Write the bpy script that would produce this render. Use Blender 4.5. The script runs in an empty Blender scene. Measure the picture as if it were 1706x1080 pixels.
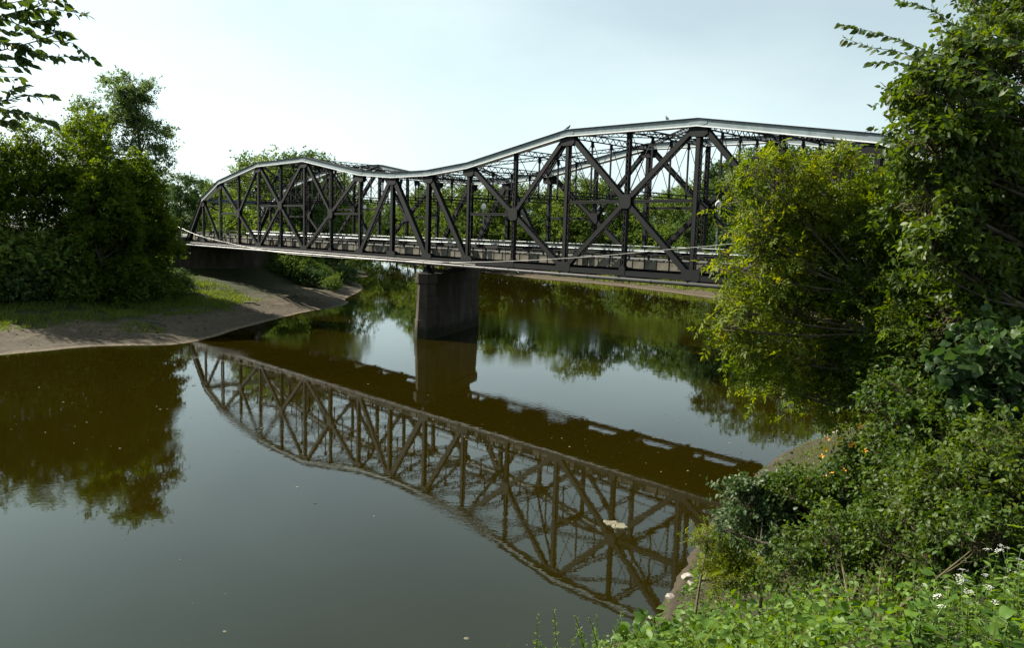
import bpy, math, random
import numpy as np
from mathutils import Vector, Matrix

# ------------------------------------------------------------------ scene, camera, light
scene = bpy.context.scene
scene.render.engine = 'CYCLES'
scene.cycles.max_bounces = 6
scene.cycles.diffuse_bounces = 3
scene.cycles.glossy_bounces = 3
scene.cycles.transmission_bounces = 4
scene.cycles.transparent_max_bounces = 4
scene.cycles.use_denoising = True
scene.cycles.caustics_reflective = False
scene.cycles.caustics_refractive = False

CAM = Vector((128.314, -49.168, 10.964))
YAW, PITCH, ROLL = 0.8076, 0.1146, 0.0308
cy, sy, cp, sp = math.cos(YAW), math.sin(YAW), math.cos(PITCH), math.sin(PITCH)
Fv = Vector((-sy*cp, cy*cp, -sp)); Rv = Vector((cy, sy, 0)); Uv = Rv.cross(Fv)
R2 = Rv*math.cos(ROLL) + Uv*math.sin(ROLL); U2 = -Rv*math.sin(ROLL) + Uv*math.cos(ROLL)
cd = bpy.data.cameras.new('camera'); cam = bpy.data.objects.new('camera', cd)
scene.collection.objects.link(cam)
cam.matrix_world = Matrix(((R2.x, U2.x, -Fv.x, CAM.x), (R2.y, U2.y, -Fv.y, CAM.y), (R2.z, U2.z, -Fv.z, CAM.z), (0, 0, 0, 1)))
cd.sensor_width = 36.0; cd.lens = 1289.7/1706*36.0; cd.clip_start = 0.1; cd.clip_end = 9000
scene.camera = cam

SUN_EL = math.radians(37)
SUN_H = Vector((-0.934, -0.357))                     # horizontal direction towards the sun
SUN = Vector((SUN_H.x*math.cos(SUN_EL), SUN_H.y*math.cos(SUN_EL), math.sin(SUN_EL))).normalized()
world = bpy.data.worlds.new('World'); scene.world = world; world.use_nodes = True
wn, wl = world.node_tree.nodes, world.node_tree.links
wn.clear()
sky = wn.new('ShaderNodeTexSky'); sky.sky_type = 'NISHITA'; sky.sun_disc = False
sky.sun_elevation = SUN_EL
sky.sun_rotation = math.atan2(SUN_H.x, SUN_H.y)       # the sky turns clockwise from +Y
sky.air_density = 1.0; sky.dust_density = 1.4; sky.ozone_density = 1.2
# thin high cloud: brightens the sky in soft streaks everywhere around
tc = wn.new('ShaderNodeTexCoord'); mp = wn.new('ShaderNodeMapping'); mp.inputs['Scale'].default_value = (1.0, 1.6, 3.2)
mp.inputs['Rotation'].default_value = (0.2, 0.3, 0.9)
nz = wn.new('ShaderNodeTexNoise'); nz.inputs['Scale'].default_value = 1.6; nz.inputs['Detail'].default_value = 6; nz.inputs['Roughness'].default_value = 0.5
rp = wn.new('ShaderNodeValToRGB'); rp.color_ramp.elements[0].position = 0.36; rp.color_ramp.elements[1].position = 0.64
rp.color_ramp.elements[0].color = (0.62, 0.62, 0.62, 1); rp.color_ramp.elements[1].color = (0.9, 0.9, 0.9, 1)
bw = wn.new('ShaderNodeRGBToBW'); cl = wn.new('ShaderNodeVectorMath'); cl.operation = 'SCALE'
cw = wn.new('ShaderNodeCombineColor'); mulc = wn.new('ShaderNodeMath'); mulc.operation = 'MULTIPLY'; mulc.inputs[1].default_value = 4.55
mx = wn.new('ShaderNodeMix'); mx.data_type = 'RGBA'
bg = wn.new('ShaderNodeBackground'); bg.inputs['Strength'].default_value = 0.05
wo = wn.new('ShaderNodeOutputWorld')
wl.new(tc.outputs['Generated'], mp.inputs['Vector']); wl.new(mp.outputs['Vector'], nz.inputs['Vector'])
wl.new(nz.outputs['Fac'], rp.inputs['Fac']); wl.new(sky.outputs['Color'], bw.inputs['Color'])
pwc = wn.new('ShaderNodeMath'); pwc.operation = 'POWER'; pwc.inputs[1].default_value = 0.5      # cloud evens the sky out
wl.new(bw.outputs['Val'], pwc.inputs[0]); wl.new(pwc.outputs[0], mulc.inputs[0])
tint = wn.new('ShaderNodeMix'); tint.data_type = 'RGBA'; tint.blend_type = 'MULTIPLY'; tint.inputs[0].default_value = 1.0; tint.inputs[7].default_value = (0.80, 0.98, 1.0, 1)
for i in range(3): wl.new(mulc.outputs[0], cw.inputs[i])
wl.new(cw.outputs['Color'], tint.inputs[6])
wl.new(rp.outputs['Color'], mx.inputs[0]); wl.new(sky.outputs['Color'], mx.inputs[6]); wl.new(tint.outputs[2], mx.inputs[7])
wl.new(mx.outputs[2], bg.inputs['Color']); wl.new(bg.outputs['Background'], wo.inputs['Surface'])

sd = bpy.data.lights.new('sun', 'SUN'); sd.energy = 5.0; sd.angle = math.radians(0.6); sd.color = (1.0, 0.93, 0.80)
so = bpy.data.objects.new('sun', sd); scene.collection.objects.link(so)
so.rotation_euler = (-SUN).to_track_quat('-Z', 'Y').to_euler(); so.location = (60, -60, 80)
vs = scene.view_settings
vs.view_transform = 'Standard'; vs.look = 'None'; vs.exposure = 1.3; vs.gamma = 1.0; vs.use_curve_mapping = False

# ------------------------------------------------------------------ helpers
COL = scene.collection
def link(o, parent=None):
    COL.objects.link(o)
    if parent is not None: o.parent = parent
    return o
def tag(o, label=None, cat=None, group=None, kind=None):
    if label: o['label'] = label
    if cat: o['category'] = cat
    if group: o['group'] = group
    if kind: o['kind'] = kind
    return o
def empty(name, loc, label, cat, group=None):
    o = bpy.data.objects.new(name, None); o.empty_display_size = 0.3; o.location = loc; link(o)
    return tag(o, label, cat, group)
def mesh_obj(name, me, parent=None, mat=None):
    if mat is not None and len(me.materials) == 0: me.materials.append(mat)
    return link(bpy.data.objects.new(name, me), parent)

class MB:
    """collects verts and faces of one mesh"""
    def __init__(self): self.v = []; self.f = []
    def add(self, vs_, fs):
        b = len(self.v); self.v += [tuple(x) for x in vs_]; self.f += [tuple(i+b for i in f) for f in fs]
    def box(self, c, s):
        x, y, z = c; a, b, d = s[0]/2, s[1]/2, s[2]/2
        self.add([(x-a,y-b,z-d),(x+a,y-b,z-d),(x+a,y+b,z-d),(x-a,y+b,z-d),(x-a,y-b,z+d),(x+a,y-b,z+d),(x+a,y+b,z+d),(x-a,y+b,z+d)],
                 [(0,3,2,1),(4,5,6,7),(0,1,5,4),(1,2,6,5),(2,3,7,6),(3,0,4,7)])
    def bar(self, p0, p1, ws, wt, side=(0,1,0)):
        """box from p0 to p1; ws = size along `side`, wt = size across it"""
        p0 = Vector(p0); p1 = Vector(p1); a = (p1-p0).normalized(); s = Vector(side)
        s = (s - a*s.dot(a))
        s = s.normalized() if s.length > 1e-5 else a.orthogonal().normalized()
        t = a.cross(s); q = []
        for p in (p0, p1):
            for i, j in ((-1,-1),(1,-1),(1,1),(-1,1)): q.append(p + s*(i*ws/2) + t*(j*wt/2))
        self.add(q, [(3,2,1,0),(4,5,6,7),(0,1,5,4),(1,2,6,5),(2,3,7,6),(3,0,4,7)])
    def tube(self, pts, rad, n=6, cap=True):
        pts = [Vector(p) for p in pts]; m = len(pts)
        if not hasattr(rad, '__len__'): rad = [rad]*m
        ref = None; rings = []
        for i, p in enumerate(pts):
            a = (pts[min(i+1,m-1)] - pts[max(i-1,0)]).normalized()
            if ref is None: ref = a.orthogonal().normalized()
            else:
                ref = ref - a*ref.dot(a); ref = ref.normalized() if ref.length > 1e-6 else a.orthogonal().normalized()
            t = a.cross(ref)
            rings.append([p + (ref*math.cos(2*math.pi*k/n) + t*math.sin(2*math.pi*k/n))*rad[i] for k in range(n)])
        b = len(self.v); self.v += [tuple(x) for r in rings for x in r]
        for i in range(m-1):
            for k in range(n):
                k2 = (k+1) % n
                self.f.append((b+i*n+k, b+i*n+k2, b+(i+1)*n+k2, b+(i+1)*n+k))
        if cap:
            self.f.append(tuple(b+k for k in range(n))[::-1]); self.f.append(tuple(b+(m-1)*n+k for k in range(n)))
    def lathe(self, prof, c=(0,0,0), n=12):
        b = len(self.v); m = len(prof)
        for r, z in prof:
            for k in range(n): self.v.append((c[0]+r*math.cos(2*math.pi*k/n), c[1]+r*math.sin(2*math.pi*k/n), c[2]+z))
        for i in range(m-1):
            for k in range(n):
                k2 = (k+1) % n; self.f.append((b+i*n+k, b+i*n+k2, b+(i+1)*n+k2, b+(i+1)*n+k))
        self.f.append(tuple(b+k for k in range(n))[::-1]); self.f.append(tuple(b+(m-1)*n+k for k in range(n)))
    def prism(self, poly, y0, y1):
        """polygon in XZ extruded along Y"""
        n = len(poly)
        self.add([(x,y0,z) for x,z in poly]+[(x,y1,z) for x,z in poly],
                 [tuple(range(n)), tuple(range(2*n-1, n-1, -1))] + [(i, n+i, n+(i+1)%n, (i+1)%n) for i in range(n)])
    def mesh(self, name, mat=None, smooth=False):
        me = bpy.data.meshes.new(name); me.from_pydata(self.v, [], self.f); me.update()
        if mat is not None: me.materials.append(mat)
        if smooth: me.polygons.foreach_set('use_smooth', [True]*len(me.polygons))
        return me
    def build(self, name, mat, parent=None, smooth=False):
        return mesh_obj(name, self.mesh(name, mat, smooth), parent)

def np_mesh(name, V, F, mat, var=None, smooth=False):
    """V (n,3); F list of equal-length int arrays per polygon size; fast mesh build"""
    me = bpy.data.meshes.new(name)
    V = np.ascontiguousarray(V, dtype=np.float32)
    me.vertices.add(len(V)); me.vertices.foreach_set('co', V.ravel())
    idx = np.concatenate([f.ravel() for f in F]).astype(np.int32)
    tot = np.concatenate([np.full(len(f), f.shape[1], np.int32) for f in F])
    st = np.concatenate([[0], np.cumsum(tot)[:-1]]).astype(np.int32)
    me.loops.add(len(idx)); me.loops.foreach_set('vertex_index', idx)
    me.polygons.add(len(tot)); me.polygons.foreach_set('loop_start', st)
    if smooth: me.polygons.foreach_set('use_smooth', np.ones(len(tot), bool))
    me.update(calc_edges=True)
    if var is not None:
        a = me.attributes.new('var', 'FLOAT', 'POINT'); a.data.foreach_set('value', np.ascontiguousarray(var, np.float32))
    me.materials.append(mat)
    return me

# ------------------------------------------------------------------ materials
def new_mat(name):
    m = bpy.data.materials.new(name); m.use_nodes = True
    n = m.node_tree.nodes; l = m.node_tree.links
    return m, n, l, n['Principled BSDF']
def noise(n, l, scale, detail=4, rough=0.55, coord='Object', vec_scale=None):
    t = n.new('ShaderNodeTexCoord'); z = n.new('ShaderNodeTexNoise')
    z.inputs['Scale'].default_value = scale; z.inputs['Detail'].default_value = detail; z.inputs['Roughness'].default_value = rough
    src = t.outputs[coord]
    if coord == 'World':
        src = None
    if vec_scale:
        mpn = n.new('ShaderNodeMapping'); mpn.inputs['Scale'].default_value = vec_scale
        l.new(src, mpn.inputs['Vector']); src = mpn.outputs['Vector']
    l.new(src, z.inputs['Vector'])
    return z
def ramp(n, stops):
    r = n.new('ShaderNodeValToRGB'); e = r.color_ramp.elements
    while len(e) < len(stops): e.new(0.5)
    for el, (p, c) in zip(e, stops): el.position = p; el.color = (*c, 1)
    return r
def mixed_mat(name, stops, scale, rough=0.7, bump=0.0, bscale=None, detail=6, spec=0.4, vec_scale=None, metallic=0.0):
    m, n, l, b = new_mat(name)
    z = noise(n, l, scale, detail, 0.6, vec_scale=vec_scale); r = ramp(n, stops)
    l.new(z.outputs['Fac'], r.inputs['Fac']); l.new(r.outputs['Color'], b.inputs['Base Color'])
    b.inputs['Roughness'].default_value = rough; b.inputs['Specular IOR Level'].default_value = spec; b.inputs['Metallic'].default_value = metallic
    if bump:
        z2 = noise(n, l, bscale or scale*4, 4, 0.6); bm = n.new('ShaderNodeBump'); bm.inputs['Strength'].default_value = bump; bm.inputs['Distance'].default_value = 0.03
        l.new(z2.outputs['Fac'], bm.inputs['Height']); l.new(bm.outputs['Normal'], b.inputs['Normal'])
    return m
def leaf_mat(name, cols, trans=0.4, rough=0.45, spec=0.35, tcol=None):
    spec = spec*.55; rough = min(.7, rough+.08)
    """cols: colour stops over the per-leaf attribute var"""
    m, n, l, b = new_mat(name)
    at = n.new('ShaderNodeAttribute'); at.attribute_name = 'var'
    k = len(cols); r = ramp(n, [(i/(k-1), c) for i, c in enumerate(cols)])
    l.new(at.outputs['Fac'], r.inputs['Fac'])
    # leaf vein mottling
    l.new(r.outputs['Color'], b.inputs['Base Color'])
    b.inputs['Roughness'].default_value = rough; b.inputs['Specular IOR Level'].default_value = spec
    tr = n.new('ShaderNodeBsdfTranslucent'); hs = n.new('ShaderNodeHueSaturation')
    hs.inputs['Hue'].default_value = 0.485; hs.inputs['Saturation'].default_value = 1.15; hs.inputs['Value'].default_value = 1.7
    l.new(r.outputs['Color'], hs.inputs['Color']); l.new(hs.outputs['Color'], tr.inputs['Color'])
    ms = n.new('ShaderNodeMixShader'); ms.inputs[0].default_value = trans
    l.new(b.outputs['BSDF'], ms.inputs[1]); l.new(tr.outputs['BSDF'], ms.inputs[2])
    l.new(ms.outputs['Shader'], n['Material Output'].inputs['Surface'])
    return m

M = {}
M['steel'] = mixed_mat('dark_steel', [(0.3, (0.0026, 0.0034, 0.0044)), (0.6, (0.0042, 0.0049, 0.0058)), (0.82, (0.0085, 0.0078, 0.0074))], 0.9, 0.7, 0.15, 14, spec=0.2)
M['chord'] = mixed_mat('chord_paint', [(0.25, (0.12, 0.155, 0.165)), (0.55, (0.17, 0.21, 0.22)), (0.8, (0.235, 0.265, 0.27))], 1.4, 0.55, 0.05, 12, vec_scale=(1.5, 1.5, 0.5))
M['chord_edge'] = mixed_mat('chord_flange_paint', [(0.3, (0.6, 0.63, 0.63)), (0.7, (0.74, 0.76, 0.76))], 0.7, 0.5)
M['galv'] = mixed_mat('galvanised_rail', [(0.3, (0.38, 0.42, 0.42)), (0.7, (0.55, 0.58, 0.57))], 1.2, 0.45, metallic=0.2)
M['concrete'] = mixed_mat('concrete', [(0.25, (0.05, 0.044, 0.033)), (0.5, (0.11, 0.098, 0.075)), (0.75, (0.17, 0.153, 0.118))], 1.3, 0.9, 0.3, 9)
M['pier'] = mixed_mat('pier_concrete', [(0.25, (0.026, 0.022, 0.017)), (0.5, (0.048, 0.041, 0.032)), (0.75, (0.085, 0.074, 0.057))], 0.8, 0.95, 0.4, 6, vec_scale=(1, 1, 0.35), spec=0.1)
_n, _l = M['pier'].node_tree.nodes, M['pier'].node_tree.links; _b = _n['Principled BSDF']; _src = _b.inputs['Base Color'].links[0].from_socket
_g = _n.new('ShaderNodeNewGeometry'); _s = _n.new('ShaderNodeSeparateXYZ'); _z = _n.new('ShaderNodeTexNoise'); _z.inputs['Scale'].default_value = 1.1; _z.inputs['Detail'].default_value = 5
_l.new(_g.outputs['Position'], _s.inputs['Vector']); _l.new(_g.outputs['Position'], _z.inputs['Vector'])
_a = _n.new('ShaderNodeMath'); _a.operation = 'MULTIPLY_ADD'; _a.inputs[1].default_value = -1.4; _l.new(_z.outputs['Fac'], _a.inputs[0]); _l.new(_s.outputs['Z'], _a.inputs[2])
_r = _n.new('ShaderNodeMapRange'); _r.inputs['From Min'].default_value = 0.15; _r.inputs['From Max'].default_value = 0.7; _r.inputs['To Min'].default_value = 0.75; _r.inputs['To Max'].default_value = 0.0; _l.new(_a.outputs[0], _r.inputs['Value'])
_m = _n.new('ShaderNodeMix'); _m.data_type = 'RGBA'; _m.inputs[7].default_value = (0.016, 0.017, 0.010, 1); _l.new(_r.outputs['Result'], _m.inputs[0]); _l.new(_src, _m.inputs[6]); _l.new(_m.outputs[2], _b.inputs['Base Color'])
M['asphalt'] = mixed_mat('asphalt', [(0.3, (0.09, 0.088, 0.082)), (0.7, (0.15, 0.145, 0.135))], 1.5, 0.9, 0.2, 30)
M['pipe'] = mixed_mat('pipe_paint', [(0.3, (0.03, 0.028, 0.025)), (0.7, (0.06, 0.055, 0.05))], 0.8, 0.35)
M['conduit'] = mixed_mat('pale_conduit', [(0.3, (0.22, 0.21, 0.18)), (0.7, (0.32, 0.31, 0.28))], 0.8, 0.4)
M['globe'] = mixed_mat('lamp_globe', [(0.3, (0.78, 0.78, 0.74)), (0.7, (0.85, 0.85, 0.82))], 2, 0.3)
M['lamp_post'] = mixed_mat('lamp_post_paint', [(0.3, (0.40, 0.43, 0.43)), (0.7, (0.5, 0.52, 0.52))], 2, 0.5)
M['bird'] = mixed_mat('bird_feathers', [(0.3, (0.03, 0.03, 0.035)), (0.7, (0.09, 0.09, 0.10))], 20, 0.7)
M['litter'] = mixed_mat('flood_litter', [(0.3, (0.02, 0.016, 0.011)), (0.7, (0.07, 0.058, 0.04))], 5, 0.95)
M['bark'] = mixed_mat('bark', [(0.3, (0.035, 0.028, 0.02)), (0.6, (0.085, 0.068, 0.05)), (0.8, (0.14, 0.12, 0.09))], 3, 0.95, 0.6, 12, vec_scale=(1, 1, 0.25))
M['twig'] = mixed_mat('twig', [(0.3, (0.05, 0.04, 0.022)), (0.7, (0.11, 0.09, 0.045))], 6, 0.9)
M['stem'] = mixed_mat('green_stem', [(0.3, (0.05, 0.09, 0.02)), (0.7, (0.10, 0.14, 0.04))], 6, 0.7)
M['rock'] = mixed_mat('rock', [(0.25, (0.16, 0.14, 0.115)), (0.5, (0.27, 0.245, 0.205)), (0.75, (0.36, 0.335, 0.29))], 3, 0.95, 0.6, 12)
M['foam'] = mixed_mat('foam', [(0.3, (0.10, 0.09, 0.055)), (0.7, (0.19, 0.175, 0.115))], 4, 0.9, 0.5, 12)
M['petal_white'] = mixed_mat('white_petals', [(0.3, (0.42, 0.43, 0.36)), (0.7, (0.55, 0.56, 0.5))], 8, 0.7)
M['petal_orange'] = mixed_mat('orange_petals', [(0.3, (0.75, 0.30, 0.02)), (0.7, (0.8, 0.42, 0.03))], 8, 0.6)
M['leaf_far'] = leaf_mat('far_foliage', [(0.041, 0.072, 0.017), (0.080, 0.128, 0.025), (0.138, 0.189, 0.032)], 0.35, 0.6, 0.2)
M['leaf_far2'] = leaf_mat('far_foliage_dark', [(0.029, 0.058, 0.020), (0.052, 0.093, 0.029), (0.087, 0.133, 0.038)], 0.3, 0.6, 0.2)
M['leaf_left'] = leaf_mat('left_foliage', [(0.0238, 0.0425, 0.0068), (0.0544, 0.0884, 0.0102), (0.1148, 0.1615, 0.0153)], 0.55, 0.55, 0.25)
M['leaf_tall'] = leaf_mat('cottonwood_foliage', [(0.0476, 0.0812, 0.0252), (0.0812, 0.1288, 0.0364), (0.1470, 0.2030, 0.0532)], 0.45, 0.5, 0.4)
M['leaf_box'] = leaf_mat('boxelder_foliage', [(0.036, 0.064, 0.008), (0.078, 0.118, 0.012), (0.130, 0.165, 0.016), (0.20, 0.19, 0.022)], 0.48, 0.45, 0.35)
M['leaf_boxgreen'] = leaf_mat('green_boxelder_foliage', [(0.0289, 0.0553, 0.0085), (0.0561, 0.0918, 0.0119), (0.0935, 0.1292, 0.0153)], 0.44, 0.45, 0.35)
M['leaf_vine'] = leaf_mat('vine_foliage', [(0.0289, 0.0527, 0.0085), (0.0578, 0.0935, 0.0127), (0.0978, 0.1360, 0.0170)], 0.42, 0.4, 0.45)
M['leaf_elm'] = leaf_mat('elm_foliage', [(0.0252, 0.0495, 0.0108), (0.0450, 0.0792, 0.0144), (0.0765, 0.1125, 0.0198)], 0.4, 0.4, 0.45)
M['leaf_grape'] = leaf_mat('grape_foliage', [(0.0144, 0.0360, 0.0090), (0.0288, 0.0594, 0.0153), (0.0585, 0.0972, 0.0270)], 0.35, 0.35, 0.5)
M['leaf_pale'] = leaf_mat('pale_foliage', [(0.026, 0.054, 0.014), (0.044, 0.080, 0.022), (0.15, 0.19, 0.11)], 0.3, 0.4, 0.5)
M['leaf_shrub'] = leaf_mat('shrub_foliage', [(0.0234, 0.0507, 0.0078), (0.0468, 0.0858, 0.0125), (0.0858, 0.1287, 0.0172)], 0.4, 0.42, 0.4)
M['leaf_weed'] = leaf_mat('weed_foliage', [(0.0422, 0.0950, 0.0127), (0.0792, 0.1478, 0.0190), (0.1373, 0.2112, 0.0295)], 0.4, 0.42, 0.4)
M['grass'] = leaf_mat('grass_blades', [(0.045, 0.075, 0.012), (0.085, 0.125, 0.018), (0.14, 0.16, 0.035)], 0.4, 0.55, 0.3)

# ------------------------------------------------------------------ terrain
LEFT_SHORE = np.array([(20,-900),(40,-300),(52,-120),(56,-60),(54.9,-36.3),(53.6,-29.3),(56.0,-23.0),(53.4,-18.4),(48.2,-13.1),(42.5,-6.5),(36.9,0.1),(33.5,5.5),(31.2,9.5),(26.5,13.8),(20.8,16.7),(10,26),(-1,34),(-22,45),(-36,59),(-75,76),(-160,100),(-400,140),(-1200,200)], float)
RIGHT_SHORE = np.array([(90,-900),(98,-300),(103,-120),(108,-60),(112.5,-44),(116.2,-33),(115.3,-29.5),(112.5,-22.2),(110.1,-13.2),(109.4,-7.6),(109.9,-2.5),(108.5,10),(102,32),(88,54),(72,68),(52.5,81),(30,89),(4.3,95),(-23,97),(-45,100),(-69,104),(-110,114),(-170,135),(-400,180),(-1200,260)], float)
def smooth_poly(P, k=6):
    """Catmull-Rom through the points"""
    out = []
    n = len(P)
    for i in range(n-1):
        p0, p1, p2, p3 = P[max(i-1,0)], P[i], P[i+1], P[min(i+2,n-1)]
        if np.linalg.norm(p2-p1) > 60: out.append(p1); continue
        for t in np.arange(k)/k:
            out.append(0.5*((2*p1)+(-p0+p2)*t+(2*p0-5*p1+4*p2-p3)*t*t+(-p0+3*p1-3*p2+p3)*t**3))
    out.append(P[-1]); return np.array(out)
LS, RS = smooth_poly(LEFT_SHORE), smooth_poly(RIGHT_SHORE)
def dist_side(P, X, Y):
    """distance to the polyline and its side sign (+ = left of its direction)"""
    best = np.full(X.shape, 1e12); sgn = np.zeros(X.shape)
    for (ax, ay), (bx, by) in zip(P[:-1], P[1:]):
        dx, dy = bx-ax, by-ay; L2 = dx*dx+dy*dy
        t = np.clip(((X-ax)*dx+(Y-ay)*dy)/L2, 0, 1)
        qx, qy = X-(ax+t*dx), Y-(ay+t*dy); d2 = qx*qx+qy*qy
        m = d2 < best - 1e-9
        best = np.where(m, d2, best); sgn = np.where(m, np.sign(dx*(Y-ay)-dy*(X-ax)), sgn)
    return np.sqrt(best), sgn
def vnoise(x, y, seed=0):
    """cheap value noise"""
    def h(i, j):
        v = np.sin(i*127.1+j*311.7+seed*74.7)*43758.5453
        return v-np.floor(v)
    xi, yi = np.floor(x), np.floor(y); xf, yf = x-xi, y-yi
    u, v = xf*xf*(3-2*xf), yf*yf*(3-2*yf)
    return (h(xi,yi)*(1-u)+h(xi+1,yi)*u)*(1-v)+(h(xi,yi+1)*(1-u)+h(xi+1,yi+1)*u)*v
WID = 11.16; YC = WID/2
def ground_z(X, Y):
    X = np.asarray(X, float); Y = np.asarray(Y, float)
    dl, sl = dist_side(LS, X, Y); dr, sr = dist_side(RS, X, Y)
    land_l = sl > 0; land_r = sr < 0
    dlw = np.where(dl > 1.0, np.maximum(1.0, dl+(vnoise(X*.22, Y*.22, 50)-.5)*3.0+(vnoise(X*.9, Y*.9, 51)-.5)*.7), dl)      # worn little scarps
    zl = np.interp(dlw, [0,1.2,3.2,3.5,5.6,6.0,8,16,30,60,150,400], [0,.2,.36,.54,.72,.98,1.15,2.0,3.5,5.0,6.5,9])
    zr1 = np.interp(dr, [0,.6,3,6,9,12.5,16,20,400], [0,.3,1.5,3.5,5.4,7.5,9.15,9.35,11])
    zr2 = np.interp(dr, [0,1.5,4,7,15,26,60,400], [0,.45,.8,1.5,2.0,3.4,5.0,9])
    b = np.clip((Y-8)/28, 0, 1); b = b*b*(3-2*b)
    zr = zr1*(1-b)+zr2*b
    zw = -np.clip(np.minimum(dl, dr)*.25, 0, 1.5)
    z = np.where(land_l, zl, np.where(land_r, zr, zw))
    land = land_l | land_r
    dd = np.where(land_l, dl, dr)
    amp = np.clip(dd/5, 0.05, 1.0)
    nzv = (vnoise(X*.35, Y*.35)-.5)*.5+(vnoise(X*1.1, Y*1.1, 3)-.5)*.2+(vnoise(X*3.1, Y*3.1, 5)-.5)*.07
    z = z+np.where(land, nzv*amp, 0)
    # road embankment at both bridge ends
    lat = np.abs(Y-YC)
    for s, X0 in ((-1, -0.6), (1, 122.2)):
        out = (X-X0)*s
        top = 9.0-np.clip(lat-6.5, 0, None)/1.5
        e = np.where(out > 0, top, -50)
        e = np.where((out > -14) & (out <= 0) & (lat < 12), 4.2+out*0.32-np.clip(lat-6.5,0,None)*.15, e)
        z = np.where(land, np.maximum(z, e), z)
    return z
def gz(x, y): return float(ground_z(np.array([x]), np.array([y]))[0])

def axis(core0, core1, step, far):
    a = list(np.arange(core0, core1+step/2, step)); s = step
    while a[-1] < far: s *= 1.22; a.append(a[-1]+s)
    s = step
    while a[0] > -far: s *= 1.22; a.insert(0, a[0]-s)
    return np.array(a)
gx = axis(-6, 136, 0.7, 4000); gy = axis(-58, 40, 0.7, 4000)
GX, GY = np.meshgrid(gx, gy); GZ = ground_z(GX.ravel(), GY.ravel())
nx, ny = len(gx), len(gy)
ii = (np.arange(ny-1)[:,None]*nx+np.arange(nx-1)[None,:]).ravel()
gm, n, l, b = new_mat('bank_soil')
geo = n.new('ShaderNodeNewGeometry'); sep = n.new('ShaderNodeSeparateXYZ'); l.new(geo.outputs['Position'], sep.inputs['Vector'])
z1 = n.new('ShaderNodeTexNoise'); z1.inputs['Scale'].default_value = 0.35; z1.inputs['Detail'].default_value = 8; z1.inputs['Roughness'].default_value = .65
z2 = n.new('ShaderNodeTexNoise'); z2.inputs['Scale'].default_value = 2.4; z2.inputs['Detail'].default_value = 8; z2.inputs['Roughness'].default_value = .7
l.new(geo.outputs['Position'], z1.inputs['Vector']); l.new(geo.outputs['Position'], z2.inputs['Vector'])
sand = ramp(n, [(0.3, (0.036, 0.027, 0.017)), (0.5, (0.074, 0.058, 0.038)), (0.75, (0.125, 0.101, 0.068))]); l.new(z2.outputs['Fac'], sand.inputs['Fac'])
turf = ramp(n, [(0.3, (0.014, 0.018, 0.006)), (0.55, (0.024, 0.030, 0.008)), (0.75, (0.042, 0.040, 0.018))]); l.new(z2.outputs['Fac'], turf.inputs['Fac'])
hm = n.new('ShaderNodeMath'); hm.operation = 'MULTIPLY_ADD'; hm.inputs[1].default_value = 2.6; l.new(z1.outputs['Fac'], hm.inputs[0]); l.new(sep.outputs['Z'], hm.inputs[2])
hr = ramp(n, [(0.0, (0, 0, 0)), (1.0, (1, 1, 1))]); mr = n.new('ShaderNodeMapRange'); mr.inputs['From Min'].default_value = 2.1; mr.inputs['From Max'].default_value = 2.9
l.new(hm.outputs[0], mr.inputs['Value'])
mxg = n.new('ShaderNodeMix'); mxg.data_type = 'RGBA'; l.new(mr.outputs['Result'], mxg.inputs[0]); l.new(sand.outputs['Color'], mxg.inputs[6]); l.new(turf.outputs['Color'], mxg.inputs[7])
# the strip that the river keeps wet is darker mud
wz = n.new('ShaderNodeMapRange'); wz.inputs['From Min'].default_value = 0.0; wz.inputs['From Max'].default_value = 0.8; l.new(sep.outputs['Z'], wz.inputs['Value'])
wr = ramp(n, [(0.0, (.8,)*3), (0.08, (.8,)*3), (0.15, (.36,)*3), (0.45, (.42,)*3), (1.0, (.5,)*3)]); l.new(wz.outputs['Result'], wr.inputs['Fac'])
wet = n.new('ShaderNodeMath'); wet.operation = 'MULTIPLY'; wet.inputs[1].default_value = 2.0; l.new(wr.outputs['Color'], wet.inputs[0])
hsv = n.new('ShaderNodeHueSaturation'); l.new(wet.outputs[0], hsv.inputs['Value']); l.new(mxg.outputs[2], hsv.inputs['Color'])
right_soil = n.new('ShaderNodeMapRange'); right_soil.inputs['From Min'].default_value = 84; right_soil.inputs['From Max'].default_value = 100; right_soil.inputs['To Max'].default_value = 0.75; l.new(sep.outputs['X'], right_soil.inputs['Value'])   # soil mixes towards one darker brown on the right bank
mxl = n.new('ShaderNodeMix'); mxl.data_type = 'RGBA'; l.new(right_soil.outputs['Result'], mxl.inputs[0]); l.new(hsv.outputs['Color'], mxl.inputs[6]); mxl.inputs[7].default_value = (0.022, 0.018, 0.011, 1)
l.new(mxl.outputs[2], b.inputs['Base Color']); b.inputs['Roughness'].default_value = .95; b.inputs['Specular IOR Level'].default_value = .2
bmp = n.new('ShaderNodeBump'); bmp.inputs['Strength'].default_value = .6; bmp.inputs['Distance'].default_value = .08; l.new(z2.outputs['Fac'], bmp.inputs['Height']); l.new(bmp.outputs['Normal'], b.inputs['Normal'])
M['ground'] = gm
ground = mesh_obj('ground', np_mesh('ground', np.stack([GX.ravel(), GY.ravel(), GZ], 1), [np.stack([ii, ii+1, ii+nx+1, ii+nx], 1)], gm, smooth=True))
tag(ground, 'sandy and grassy river banks with a road embankment', kind='structure')

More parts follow.
